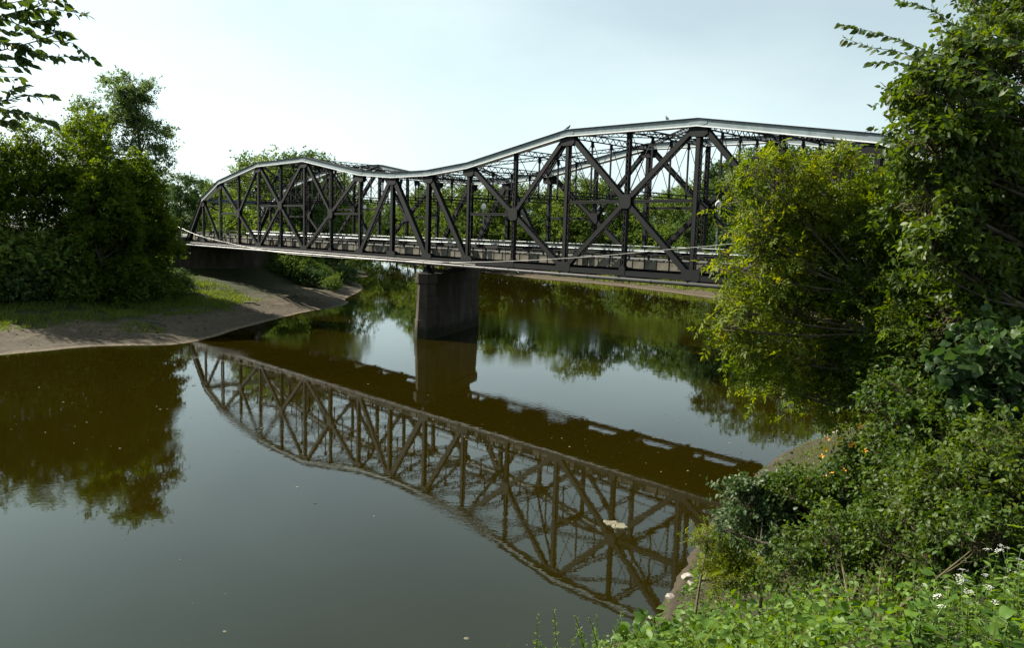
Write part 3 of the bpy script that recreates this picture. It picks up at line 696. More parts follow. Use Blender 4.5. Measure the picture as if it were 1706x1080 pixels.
def unit(a): return a/np.maximum(np.linalg.norm(a, axis=-1, keepdims=True), 1e-9)
def leaf_verts(T, pos, X, Z, size):
    X = unit(X); Y = unit(np.cross(Z, X)); Z = np.cross(X, Y)
    V = T[0]
    return pos[:,None,:]+size[:,None,None]*(V[None,:,0:1]*X[:,None,:]+V[None,:,1:2]*Y[:,None,:]+V[None,:,2:3]*Z[:,None,:])
def leaf_mesh(name, T, pos, X, Z, size, var, mat):
    nv = len(T[0]); VV = leaf_verts(T, pos, X, Z, size).reshape(-1, 3)
    off = np.arange(len(pos))*nv
    F = [(f[None]+off[:,None,None]).reshape(-1, f.shape[1]) for f in T[1]]
    return np_mesh(name, VV, F, mat, np.repeat(var, nv))
def grow_twigs(rs, lobes, n, ncl=26, outer=.6, clump=.30, up=.25, bottom=.55):
    """twig starts and directions gathered in clumps near the surface of the lobes"""
    lob = np.array(lobes, float); vol = (lob[:,3]*lob[:,4]*lob[:,5])**.75; pr = vol/vol.sum()
    O, D, R, Lw = [], [], [], []
    cnt = rs.multinomial(n, pr)
    for lb, m in zip(lob, cnt):
        if m == 0: continue
        c, r = lb[:3], lb[3:6]
        k = max(5, int(ncl))
        cdir = unit(rs.normal(size=(k,3))); cdir[:,2] = np.where((cdir[:,2] < -.25) & (rs.rand(k) < bottom), -cdir[:,2], cdir[:,2])
        crad = outer+(1-outer)*rs.rand(k)**.6; lump = .72+.52*rs.rand(k)
        cc = cdir*(crad*lump)[:,None]
        w = rs.rand(k)+.25; w /= w.sum()
        w_i = rs.choice(k, m, p=w)
        q = cc[w_i]+rs.normal(size=(m,3))*clump*(.7+.6*rs.rand(k))[w_i][:,None]*np.array([1,1,.75])
        O.append(c+q*r); d = unit(q)+np.array([0,0,up])+rs.normal(size=(m,3))*.45; D.append(unit(d)); R.append(np.full(m, r.mean()))
        Lw.append(rs.rand(k)[w_i])
    return np.concatenate(O), np.concatenate(D), np.concatenate(R), np.concatenate(Lw)
def leaves_on(rs, O, D, tl, nl, size, droop=.25, jit=.4, svar=.35):
    """leaves alternating along straight twigs"""
    n = len(O); t = np.linspace(.12, 1, nl)[None,:]+rs.uniform(-.06,.06,(n,nl)); TL = tl*(.6+.8*rs.rand(n))[:,None]
    pos = O[:,None,:]+D[:,None,:]*(t*TL)[...,None]; pos[...,2] -= droop*(t*TL)**2*1.2
    side = unit(np.cross(D, rs.normal(size=(n,3))))[:,None,:]*np.where(np.arange(nl) % 2, 1., -1.)[None,:,None]
    X = D[:,None,:]*.55+side*.9+rs.normal(size=(n,nl,3))*jit+np.array([0,0,-droop])
    Z = np.array([0,0,1.])*.75+rs.normal(size=(n,nl,3))*.6
    s = size*(1-svar+2*svar*rs.rand(n,nl))
    return pos.reshape(-1,3), X.reshape(-1,3), Z.reshape(-1,3), s.ravel()
def curve_pts(p0, p1, bend, rs, k=6):
    p0 = np.array(p0, float); p1 = np.array(p1, float); m = (p0+p1)/2+np.array(bend)+rs.normal(size=3)*np.linalg.norm(p1-p0)*.06
    t = np.linspace(0, 1, k)[:,None]
    return (1-t)**2*p0+2*t*(1-t)*m+t*t*p1
def wood(rs, base, lobes, r0, sub=7, trunk_to=None, nlimb=None, fork=.35):
    """tapered trunk, a limb into each lobe and thinner branches inside it"""
    mb = MB(); base = np.array(base, float); lob = np.array(lobes, float)
    top = np.array(trunk_to) if trunk_to is not None else lob[np.argmax(lob[:,2]), :3]
    tr = curve_pts(base, top, (0,0,0), rs, 9); n = len(tr)
    rad = [r0*(1-.85*i/(n-1)) for i in range(n)]; rad[0] *= 1.35
    mb.tube([tuple(p) for p in tr], rad, 9)
    for lb in lob:
        c = lb[:3]; h = np.clip((c[2]-lb[5]*.9-base[2])/max(.1, top[2]-base[2]), fork*.6, .9); i = min(n-2, max(1, int(h*(n-1))))
        a = tr[i]; ln = np.linalg.norm(c-a)
        if ln < .05: continue
        pts = curve_pts(a, c, (0,0,-.08*ln), rs, 6); r1 = max(.012, min(rad[i]*.7, r0*.45))
        mb.tube([tuple(p) for p in pts], [r1*(1-.75*j/5) for j in range(6)], 6)
        for _ in range(sub):
            d = unit(rs.normal(size=3)); d[2] = abs(d[2])*.8-.15; e = c+d*lb[3:6]*(.55+.4*rs.rand()); j = rs.randint(2, 6)
            q = curve_pts(pts[j], e, (0,0,-.05*np.linalg.norm(e-pts[j])), rs, 4)
            mb.tube([tuple(p) for p in q], [r1*.32, r1*.24, r1*.16, r1*.05], 4, cap=False)
    return mb
def twig_mesh(O, D, tl, droop, r, mat, name='twigs', every=1):
    """three-sided stalks for the twigs"""
    O = O[::every]; D = D[::every]; n = len(O); s = unit(np.cross(D, np.array([.3,.5,.8]))); t = np.cross(D, s)
    E = O+D*tl; E[:,2] -= droop*tl*tl*1.2; Bk = O-D*tl*.8
    V = np.stack([Bk+s*r, Bk+t*r, Bk-(s+t)*r*.7, E], 1).reshape(-1,3); off = (np.arange(n)*4)[:,None]
    return np_mesh(name, V, [(np.array([[0,1,3],[1,2,3],[2,0,3]])[None]+off[:,:,None]).reshape(-1,3)], mat)

def plant(name, label, cat, base, lobes, n, tl, nl, size, T, mat, seed, r0=.2, group=None, ncl=26, outer=.55, clump=.3, droop=.25, up=.25,
          sub=7, trunk_to=None, twigs=0, vshift=0., big=0, crown='crown', bottom=.55, clumpvar=.5, bark='bark'):
    """a tree or shrub: trunk with limbs, crown of leaf-sized faces, optionally its largest leaves as parts of their own"""
    rs = np.random.RandomState(seed); base = np.array(base, float); rel = [tuple(np.array(lb[:3])-base)+tuple(lb[3:6]) for lb in lobes]
    root = empty(name, tuple(base), label, cat, group)
    tt = None if trunk_to is None else np.array(trunk_to)-base
    wood(rs, (0,0,-.3), rel, r0, sub, tt).build('trunk', M[bark], root, True)
    O, D, R, Lw = grow_twigs(rs, rel, n, ncl, outer, clump, up, bottom)
    pos, X, Z, s = leaves_on(rs, O, D, tl, nl, size, droop)
    var = np.clip(np.repeat(Lw, nl)*clumpvar+rs.rand(len(pos))*(1-clumpvar)+vshift, 0, 1)
    if big:
        # the leaves that stand out in front towards the viewer are single pieces
        to = np.array(CAM)-base; front = pos@unit(to)+rs.rand(len(pos))*.35
        pick = np.argsort(-front)[:big*3]; pick = rs.choice(pick, big, replace=False)
        keep = np.ones(len(pos), bool); keep[pick] = False
        protos = []
        for j in range(5): protos.append(np_mesh('leaf', T[0]*1.0, [f for f in T[1]], mat, np.full(len(T[0]), .15+.7*j/4)))
        for i in pick:
            o = bpy.data.objects.new('leaf', protos[int(min(4, var[i]*5))]); link(o, root)
            x = Vector(X[i]).normalized(); y = Vector(Z[i]).cross(x).normalized(); z = x.cross(y)
            mw_ = Matrix((x, y, z)).transposed().to_4x4() @ Matrix.Diagonal((s[i],)*3+(1,)); mw_.translation = Vector(pos[i]); o.matrix_local = mw_
        pos, X, Z, s, var = pos[keep], X[keep], Z[keep], s[keep], var[keep]
    cr = mesh_obj(crown, leaf_mesh(crown, T, pos, X, Z, s, var, mat), root); cr['kind'] = 'stuff'
    if twigs:
        tw = mesh_obj('twigs', twig_mesh(O, D, tl, droop, twigs, M['twig']), root); tw['kind'] = 'stuff'
    return root
def copy_tree(o, loc, scale, rz, label, group=None):
    c = o.copy(); COL.objects.link(c); c.location = loc; c.scale = scale; c.rotation_euler = (0, 0, rz); c['label'] = label
    if group: c['group'] = group
    for ch in o.children:
        d = ch.copy(); COL.objects.link(d); d.parent = c
    return c

# ---- far trees: six kinds, copied along the treelines
FAR = [(-67.4,25.0,23.6), (-74.8,31.8,23.2), (-53.6,27.5,21.7), (-40.5,26.9,23.2), (-30.9,27.1,25.8), (-21.2,27.1,25.8), (-16.2,29.5,26.7), (-22.1,37.8,26.3), (-29.3,47.1,22.3), (-99.1,96.3,20.8), (-105.9,108.1,21.1), (-97.5,109.7,21.5), (-83.4,107.2,23.0), (-65.2,100.8,27.1), (-54.1,100.4,25.9), (-41.6,99.0,26.3), (-39.9,106.4,24.4), (-27.4,103.4,24.6), (-24.5,110.6,23.6), (-12.1,106.7,26.6), (-6.7,110.7,26.1), (1.1,111.1,22.9), (8.0,112.3,21.9), (15.8,111.9,22.9), (24.1,109.3,25.1), (33.3,104.9,28.7), (40.1,103.6,30.8), (47.1,102.3,31.3), (52.2,104.6,30.5), (60.0,101.1,30.4), (65.7,101.2,30.5), (72.1,99.1,30.3), (78.9,99.0,30.5), (86.2,99.5,31.1)]
BACK = [(-111.4,37.0,22.3), (-113.6,49.6,24.0), (-99.4,50.1,25.3), (-76.9,52.3,28.2), (-81.7,62.1,30.1), (-77.5,73.5,28.2), (-151.7,126.2,24.1), (-163.7,142.9,24.1), (-149.8,142.8,23.5), (-144.6,148.4,25.2), (-115.3,135.7,26.9), (-102.4,134.8,27.9), (-88.8,134.4,28.0), (-82.8,140.7,27.9), (-73.4,143.0,26.5), (-64.0,145.5,26.1), (-52.4,146.2,27.5), (-47.0,152.1,29.0), (-38.5,154.7,26.6), (-31.6,158.8,25.1), (-22.5,159.6,25.0), (-11.4,157.0,27.3), (0.2,152.2,30.6), (9.3,150.5,33.5), (17.4,150.6,35.4)]
def proto_lobes(rs, h, w, kind):
    L = []
    if kind == 0:      # broad, several domes
        L = [(0,0,h*.62,w*.42,w*.42,h*.30),(w*.22,w*.1,h*.45,w*.30,w*.30,h*.22),(-w*.25,-.05*w,h*.42,w*.30,w*.32,h*.22),(.02*w,-w*.22,h*.36,w*.3,w*.28,h*.2),(0,0,h*.84,w*.24,w*.24,h*.15),(-.1*w,w*.2,h*.3,w*.3,w*.28,h*.22)]
    elif kind == 1:    # tall and narrow
        L = [(0,0,h*.80,w*.24,w*.24,h*.18),(.06*w,0,h*.60,w*.32,w*.30,h*.20),(-.08*w,.05*w,h*.42,w*.36,w*.34,h*.2),(0,-.05*w,h*.24,w*.34,w*.34,h*.16)]
    else:              # ragged, leaning crown
        L = [(.1*w,0,h*.78,w*.26,w*.26,h*.18),(-.15*w,.1*w,h*.64,w*.26,w*.26,h*.18),(.24*w,.05*w,h*.55,w*.26,w*.28,h*.18),(-.22*w,-.1*w,h*.40,w*.30,w*.28,h*.2),(.12*w,-.15*w,h*.34,w*.32,w*.3,h*.2),(0,.1*w,h*.18,w*.34,w*.34,h*.14)]
    return L
protos = []
for i in range(6):
    rs = np.random.RandomState(40+i); kind = i % 3; h = 22.0; w = (15, 10.5, 13.5)[kind]
    t = plant('far_tree', 'tree', 'tree', (0,0,0), proto_lobes(rs, h, w, kind), 2300, .95, 6, .46, T_DIAMOND, M['leaf_far'] if i < 4 else M['leaf_far2'], 60+i, r0=.32, ncl=26, clump=.17, outer=.62, sub=4, clumpvar=.7)
    t.name = 'far_tree'; protos.append(t)
ORD = ['first','second','third','fourth','fifth','sixth','seventh','eighth','ninth','tenth','eleventh','twelfth','thirteenth','fourteenth','fifteenth','sixteenth','seventeenth','eighteenth','nineteenth','twentieth',
       'twenty-first','twenty-second','twenty-third','twenty-fourth','twenty-fifth','twenty-sixth','twenty-seventh','twenty-eighth','twenty-ninth','thirtieth','thirty-first','thirty-second','thirty-third','thirty-fourth','thirty-fifth','thirty-sixth']
SHAPE = ['broad domed green tree', 'tall narrow green tree', 'ragged green tree', 'broad domed green tree', 'tall narrow dark tree', 'ragged dark tree']
rr = random.Random(11); usedp = set()
for lst, grp, where in ((FAR, 'trees of the front treeline beyond the river', 'in the front treeline beyond the bridge'), (BACK, 'trees standing behind the far treeline', 'rising behind the front treeline')):
    for i, (x, y, zt) in enumerate(lst):
        k = rr.choice([0, 0, 1, 2, 2, 3, 3, 4, 5]); g = gz(x, y)-.2; h = (zt-g)/22.0*1.02; sx = h*rr.uniform(.85, 1.15)
        lab = '%s %s, %s from the left' % (SHAPE[k], where, ORD[i])
        if k not in usedp:
            usedp.add(k); o = protos[k]; o.location = (x, y, g); o.scale = (sx, sx, h); o.rotation_euler = (0, 0, rr.uniform(0, 6.28)); o['label'] = lab; o['group'] = grp
        else: copy_tree(protos[k], (x, y, g), (sx, sx, h), rr.uniform(0, 6.28), lab, grp)
for k, o in enumerate(protos):
    if k not in usedp:
        for ch in list(o.children): bpy.data.objects.remove(ch)
        bpy.data.objects.remove(o)

# ---- willow and dogwood scrub fringing the far shore and the point of the left bank
bp = []
for i in range(3):
    bp.append(plant('shore_bush', 'bush', 'bush', (0,0,0), [(0,0,1.5,1.9,1.7,1.5),(1.3,.4,1.1,1.3,1.2,1.1),(-1.2,-.3,1.3,1.4,1.2,1.2),(.2,.8,2.3,1.0,1.0,1.0)], 900, .5, 6, .24, T_DIAMOND, M['leaf_far'] if i < 2 else M['leaf_far2'], 80+i, r0=.09, ncl=22, sub=3))
scrub = []
for x, y in zip(np.linspace(-66, 78, 27), [0]*27):
    i = int(np.argmin(np.abs(RS[:,0]-x)+(RS[:,1] < 40)*500)); scrub.append((x+rr.uniform(-2,2), RS[i,1]+rr.uniform(8, 13), rr.uniform(1.1, 2.0)))
leftb = [(-14,28.5,1.5),(-6,25.5,1.2),(-22,33,1.9),(-30,41,2.0),(2,22,1.0),(-3,31.5,.9),(-12,22,1.6),(-40,56,2.2),(-20,24,2.2),(-9,19,1.8),(3,16.5,1.2),(7,18.5,1.0),(-1,18,1.4),(12,19.5,.7)]
for i, (x, y, s_) in enumerate(scrub+leftb):
    k = i % 3; sc = (s_*rr.uniform(.9,1.2), s_*rr.uniform(.9,1.2), s_*rr.uniform(.8,1.15)); z = gz(x, y)-.1
    if i < len(scrub): lab, grp = 'rounded shoreline bush below the far treeline, %s from the left' % ORD[i], 'bushes along the far shore'
    else: lab, grp = 'leafy bush on the bank beyond the left bridge end, %s from the water' % ORD[i-len(scrub)], 'bushes beyond the left bridge end'
    if i < 3: o = bp[k]; o.location = (x, y, z); o.scale = sc; o['label'] = lab; o['group'] = grp
    else: copy_tree(bp[k], (x, y, z), sc, rr.uniform(0, 6.28), lab, grp)

# ---- left bank trees
def at_ground(x, y): return (x, y, gz(x, y)-.1)
def lobes_about(x, y, zg, L): return [(x+a, y+b_, zg+c, rx, ry, rz) for a, b_, c, rx, ry, rz in L]
x, y = 21.2, -15.2; g = gz(x, y); Hh = 30.6-g
plant('cottonwood_tree', 'tall loose grey-green cottonwood rising above the left bank trees', 'tree', (x, y, g-.1),
      lobes_about(x-1.0, y-1.0, g, [(-.6,.6,Hh-3.2,2.8,2.8,2.6),(1.5,1.5,Hh-4.8,2.2,2.2,2.2),(-2.6,-2.6,Hh-6.0,1.9,1.9,1.6),(2.6,2.6,Hh-7.8,2.3,2.3,1.9),(.2,.2,Hh-8.0,3.6,3.6,2.8),(-3.6,-3.6,Hh-9.2,2.6,2.6,2.0),(3.3,3.3,Hh-11.5,2.2,2.2,1.9),(0,0,Hh-12.5,3.4,3.4,2.8),(1.5,1.6,Hh-15.5,3.2,3.2,2.6),(-2,-2,Hh-16,3,3,2.6)]),
      6600, .75, 8, .26, T_DIAMOND, M['leaf_tall'], 101, r0=.42, ncl=16, clump=.2, outer=.55, trunk_to=(x, y, 29), sub=8)
def left_tree(nm, lab, x, y, top, w, seed, mat='leaf_left', n=4500, low=.12):
    g = gz(x, y); h = top-g; rs = np.random.RandomState(seed)
    L = [(0,0,h*.90,w*.20,w*.20,h*.10),(rs.uniform(-.1,.1)*w,rs.uniform(-.1,.1)*w,h*.78,w*.30,w*.30,h*.13),(0,0,h*.62,w*.42,w*.42,h*.16)]
    for i in range(7):
        a = i*.9+rs.rand(); L.append((math.cos(a)*w*.34,math.sin(a)*w*.34,h*rs.uniform(.22,.72),w*.26,w*.26,h*.12))
    for i in range(3):
        a = i*2.1+rs.rand(); L.append((math.cos(a)*w*.28,math.sin(a)*w*.28,h*low,w*.28,w*.28,h*.11))
    return plant(nm, lab, 'tree', (x, y, g-.1), lobes_about(x, y, g, L), n, .95, 9, .30, T_DIAMOND, M[mat], seed, r0=.3, ncl=22, clump=.2, outer=.6, sub=5, up=.55, clumpvar=.65)
left_tree('ash_tree', 'yellow-green leafy tree in front of the tall cottonwood', 29.2, -22.6, 23.2, 10, 111)
left_tree('ash_tree', 'full green tree left of the yellow-green tree on the left bank', 27.7, -27.4, 21.6, 11, 112)
left_tree('ash_tree', 'green tree at the left picture edge on the left bank', 26.2, -32.6, 21.8, 11.5, 113)
left_tree('ash_tree', 'dark leafy tree below the tall cottonwood at its right', 31.0, -18.2, 18.6, 7.5, 114)
left_tree('ash_tree', 'lower dark tree at the bridge end of the left bank trees', 23.6, -15.2, 16.8, 7.0, 115, n=4600)
left_tree('ash_tree', 'small bright green tree standing before the left bank trees', 35.6, -22.4, 17.4, 6.0, 116, n=3600)
left_tree('ash_tree', 'broad tree just outside the left edge of the left bank', 20.0, -36.5, 22.0, 11, 117, 'leaf_left', 3600)
for i, (x, y, s_) in enumerate([(34.5,-18.5,1.1),(35.5,-24.5,1.1),(34.5,-29.5,1.3),(33.0,-34.5,1.5),(29.5,-15.0,1.1),(25.5,-10.6,.7),(31.5,-27.5,2.0),(32.0,-33.0,2.2),(19.0,-9.2,.7)]):
    lab = ['low bush at the foot of the small bright tree','low bush before the full green tree','rounded bush on the grass of the left bank','large low bush near the left picture edge','bush under the dark leafy tree','small bush beside the sandy path to the bridge','deep shaded bush below the left trees','tall shaded bush at the left edge under the trees','small bush below the left bridge end'][i]
    copy_tree(bp[i % 3], (x, y, gz(x, y)-.1), (s_*1.1, s_*1.1, s_), rr.uniform(0, 6.28), lab, 'bushes under the left bank trees')
# grass on the left bank
rs = np.random.RandomState(7); N = 130000
gxp = rs.uniform(2, 52, N); gyp = rs.uniform(-48, 8, N); gzp = ground_z(gxp, gyp)
dl, sl = dist_side(LS, gxp, gyp)
dens = np.clip((dl-6.5+(vnoise(gxp*.22, gyp*.22, 9)-.5)*7)/3, 0, 1)*np.clip(1.4-np.clip(gyp+6, 0, 9)/4, 0, 1)*(vnoise(gxp*.6, gyp*.6, 4) > .32)
kp = (sl > 0) & (rs.rand(N) < dens); nn = kp.sum()
pos = np.stack([gxp[kp], gyp[kp], gzp[kp]-.02], 1); X = rs.normal(size=(nn,3))*.55+np.array([0,0,1.]); Z = rs.normal(size=(nn,3))
tag(mesh_obj('bank_grass', leaf_mesh('bank_grass', (T_BLADE[0]*np.array([1,2.2,1]), T_BLADE[1]), pos, X, Z, .22+.35*rs.rand(nn), rs.rand(nn)*.7+.3*vnoise(pos[:,0]*.3,pos[:,1]*.3,8), M['grass'])), 'short green grass on the left bank below the trees', 'grass', kind='stuff')

# flood litter, driftwood and stones on the left mud bank
rs = np.random.RandomState(17); N = 9000; lx = rs.uniform(20, 57, N); ly = rs.uniform(-46, 12, N); dl, sl = dist_side(LS, lx, ly)
line = np.exp(-((dl-2.2)/.35)**2)+np.exp(-((dl-4.3+np.sin(ly*.4)*.5)/.5)**2)*.9+np.exp(-((dl-6.5)/.9)**2)*.7+.06
kp = (sl > 0) & (dl > .5) & (rs.rand(N) < line*(.25+vnoise(lx*.5, ly*.5, 6))); lx, ly = lx[kp], ly[kp]; nn = len(lx)
pos = np.stack([lx, ly, ground_z(lx, ly)+.015], 1); X = np.concatenate([rs.normal(size=(nn,2)), rs.normal(size=(nn,1))*.15], 1); Z = rs.normal(size=(nn,3))*.3+np.array([0,0,1.])
tag(mesh_obj('flood_litter', leaf_mesh('flood_litter', (T_LEAF[0]*np.array([1,.7,1.8])+np.array([0,0,.03]), T_LEAF[1]), pos, X, Z, .10+.32*rs.rand(nn)**2, rs.rand(nn), M['litter'])), 'dark twigs and leaf litter left along the mud of the left bank', 'litter', kind='stuff')
for i, (x, y, ln, a, r, lab) in enumerate([(47.5,-21.5,2.6,.4,.10,'weathered drift log lying on the left mud bank'),(33.0,-4.5,2.0,1.2,.08,'short drift log on the sand near the bridge shadow'),(26.5,4.5,3.2,2.2,.11,'long drift log under the bridge on the left bank')]):
    rs = np.random.RandomState(700+i); q = [(x+math.cos(a)*t*ln+rs.normal()*.05, y+math.sin(a)*t*ln+rs.normal()*.05) for t in np.linspace(-.5,.5,7)]
    mb = MB(); mb.tube([(u, v, gz(u, v)+r*.7) for u, v in q], [r*1.1, r, r*.95, r*.9, r*.8, r*.7, r*.3], 8)
    u, v = q[4]; mb.tube([(u, v, gz(u, v)+r), (u+.3, v+.25, gz(u, v)+.45), (u+.35, v+.4, gz(u, v)+.7)], [r*.4, r*.3, r*.08], 6); tag(mb.build('drift_log', M['bark']), lab, 'log', 'drift logs on the left bank')

# ------------------------------------------------------------------ right bank foreground
BOX = [(120.12,-34.48,12.41,0.26,0.26,0.23), (120.42,-33.90,12.26,0.40,0.40,0.36), (120.29,-34.17,11.45,0.42,0.42,0.38), (120.72,-33.38,11.80,0.42,0.42,0.38), (120.99,-32.83,12.51,0.32,0.32,0.29), (121.35,-32.09,12.05,0.40,0.40,0.36), (120.36,-34.78,10.89,0.32,0.32,0.29), (120.42,-34.82,10.29,0.34,0.34,0.31), (120.59,-33.99,10.66,0.50,0.50,0.45), (121.04,-33.06,10.81,0.55,0.55,0.50), (120.40,-35.10,9.57,0.34,0.34,0.31), (120.70,-34.33,9.69,0.45,0.45,0.41), (121.12,-33.32,9.68,0.55,0.55,0.50), (121.47,-32.44,10.06,0.50,0.50,0.45), (120.62,-35.15,8.76,0.28,0.28,0.25), (120.97,-34.21,8.72,0.45,0.45,0.41), (121.39,-33.19,8.69,0.50,0.50,0.45), (120.98,-34.61,8.02,0.25,0.25,0.23), (121.30,-33.84,7.99,0.33,0.33,0.30), (121.69,-33.01,7.89,0.40,0.40,0.36), (120.21,-35.64,9.28,0.16,0.16,0.14), (120.03,-35.26,11.83,0.18,0.18,0.16), (120.16,-35.48,10.52,0.16,0.16,0.14)]
plant('boxelder_tree', 'yellow-green boxelder leaning out over the water at right', 'tree', (123.6, -33.0, gz(123.6,-33.0)), BOX, 1650, .46, 5, .26, T_BOX, M['leaf_box'], 201,
      r0=.12, ncl=13, clump=.19, outer=.45, droop=.5, up=.05, sub=9, trunk_to=(122.0,-33.6,10.8), twigs=.006, big=240, bottom=.2)
plant('boxelder_tree', 'greener boxelder between the yellowish one and the vine-covered tree', 'tree', (124.6, -33.8, gz(124.6,-33.8)), [(121.66,-32.80,11.08,0.90,0.90,0.81), (121.88,-33.09,9.74,1.00,1.00,0.90), (122.53,-32.84,10.63,0.60,0.60,0.54), (123.04,-33.37,9.51,0.80,0.80,0.72), (123.91,-33.28,9.82,0.70,0.70,0.63), (124.57,-33.20,9.66,0.70,0.70,0.63), (122.30,-33.29,8.58,0.70,0.70,0.63), (123.42,-33.39,8.75,0.60,0.60,0.54), (122.11,-32.23,11.72,0.50,0.50,0.45)], 1700, .46, 5, .25, T_BOX, M['leaf_boxgreen'], 206,
      r0=.12, ncl=14, clump=.19, outer=.45, droop=.5, up=.05, sub=9, twigs=.006, big=200, bottom=.3)
VINE = [(123.71,-34.65,13.36,0.62,0.62,0.56), (124.16,-33.81,13.88,0.80,0.80,0.72), (123.58,-35.20,12.67,0.45,0.45,0.41), (124.02,-34.48,12.42,0.70,0.70,0.63), (124.53,-33.24,13.21,0.90,0.90,0.81), (123.70,-35.07,11.79,0.50,0.50,0.45), (124.16,-33.95,11.23,0.70,0.70,0.63), (123.84,-34.94,10.80,0.50,0.50,0.45), (124.72,-32.91,11.37,0.90,0.90,0.81), (124.13,-33.26,14.68,0.50,0.50,0.45), (123.70,-34.53,14.11,0.36,0.36,0.32), (123.45,-35.18,13.55,0.25,0.25,0.23), (124.30,-33.21,12.20,0.70,0.70,0.63), (124.54,-33.38,10.52,0.65,0.65,0.59), (124.06,-34.03,10.50,0.50,0.50,0.45), (123.90,-34.20,9.65,0.45,0.45,0.41), (124.61,-33.74,9.69,0.50,0.50,0.45)]
plant('vine_covered_tree', 'dense tree smothered in leafy vine at the upper right corner', 'tree', (126.3, -32.7, gz(126.3,-32.7)), VINE, 5600, .36, 7, .118, T_LEAF, M['leaf_vine'], 202,
      r0=.22, ncl=20, clump=.17, outer=.66, droop=.45, up=.1, sub=8, trunk_to=(125.7,-33.4,13.8), twigs=.006, big=240)
plant('elm_tree', 'fine-leaved tree top behind the vine-covered tree at upper right', 'tree', (127.8, -27.0, gz(127.8,-27.0)), [(122.45,-26.63,16.93,0.90,0.90,0.81), (121.91,-27.15,17.20,0.60,0.60,0.54), (122.55,-26.36,17.96,1.20,1.20,1.08)], 1000, .45, 8, .13, T_LEAF, M['leaf_elm'], 203,
      r0=.2, ncl=26, clump=.26, outer=.5, droop=.3, sub=8, twigs=.006)
GR = [(124.87,-35.29,9.24,0.45,0.45,0.41), (125.24,-35.28,8.72,0.50,0.50,0.45), (124.79,-35.36,8.46,0.40,0.40,0.36), (125.30,-35.62,8.03,0.45,0.45,0.41), (124.39,-35.28,8.78,0.30,0.30,0.27)]
plant('grape_vine', 'big-leaved climbing vine hanging below the vine-covered tree at right', 'vine', (124.2, -36.2, gz(124.2,-36.2)), GR, 330, .35, 5, .17, T_LOBED, M['leaf_grape'], 204,
      r0=.05, ncl=18, clump=.3, outer=.6, droop=.7, sub=6, twigs=.005, big=130, crown='foliage')
def shrub(name, label, base, lobes, n, size, T, mat, seed, big=0, tl=.34, nl=7, droop=.35, cat='shrub', vs_=0., ncl=15):
    return plant(name, label, cat, (base[0], base[1], gz(*base)), lobes, n, tl, nl, size, T, M[mat], seed, r0=.045, ncl=ncl, clump=.2, outer=.58, droop=droop, sub=9, twigs=.005, big=big, crown='foliage', bark='twig', vshift=vs_)
shrub('willow_shrub', 'tall narrow-leaved shrub rising beside the orange flowers', (122.9,-35.6), [(123.81,-35.71,8.12,0.46,0.46,0.41), (123.60,-35.75,7.47,0.36,0.36,0.32), (124.34,-35.66,7.73,0.60,0.60,0.54), (123.62,-35.54,8.58,0.26,0.26,0.23), (124.10,-36.15,7.16,0.50,0.50,0.45)], 1700, .088, T_LEAF, 'leaf_shrub', 211, 120)
shrub('dogwood_shrub', 'blue-green dogwood shrub with pale leaf backs at the water edge', (121.3,-35.6), [(120.78,-35.37,5.63,0.42,0.42,0.38), (121.48,-34.96,5.37,0.50,0.50,0.45), (122.07,-34.44,5.67,0.50,0.50,0.45), (120.56,-35.52,5.23,0.22,0.22,0.20), (121.12,-34.82,5.86,0.30,0.30,0.27)], 1300, .10, T_LEAF, 'leaf_pale', 212, 160)
shrub('jewelweed_shrub', 'leafy shrub dotted with orange flowers behind the dogwood', (122.4,-34.9), [(121.80,-34.95,6.07,0.38,0.38,0.34), (122.61,-34.63,6.40,0.42,0.42,0.38), (123.28,-34.52,6.38,0.50,0.50,0.45), (122.64,-34.23,6.86,0.22,0.22,0.20), (121.42,-34.73,6.29,0.18,0.18,0.16)], 1700, .085, T_LEAF, 'leaf_shrub', 213, 120)
shrub('nettle_shrub', 'dark green shrub with stems leaning at the right edge', (125.3,-38.9), [(124.74,-37.53,7.09,0.45,0.45,0.41), (125.30,-37.46,7.50,0.50,0.50,0.45), (125.83,-37.14,7.82,0.55,0.55,0.50), (125.52,-36.84,8.11,0.40,0.40,0.36), (125.02,-37.12,7.78,0.40,0.40,0.36)], 1700, .085, T_LEAF, 'leaf_vine', 214, 160)
shrub('bramble_shrub', 'low bramble thicket on the slope in front of the dogwood', (124.1,-38.9), [(123.31,-36.84,6.19,0.40,0.40,0.36), (124.07,-36.90,6.35,0.42,0.42,0.38), (122.71,-36.99,5.62,0.35,0.35,0.32), (125.04,-37.86,6.75,0.36,0.36,0.32), (125.68,-38.26,7.31,0.34,0.34,0.31)], 1700, .072, T_LEAF, 'leaf_shrub', 215, 160)
shrub('willow_sapling', 'feathery yellow-green willow sapling low at the water edge', (120.4,-36.4), [(120.53,-35.13,4.22,0.34,0.34,0.20), (119.99,-35.33,4.68,0.16,0.16,0.20), (120.30,-35.41,4.03,0.20,0.20,0.12)], 300, .16, T_BOX, 'leaf_box', 216, 60, nl=5)

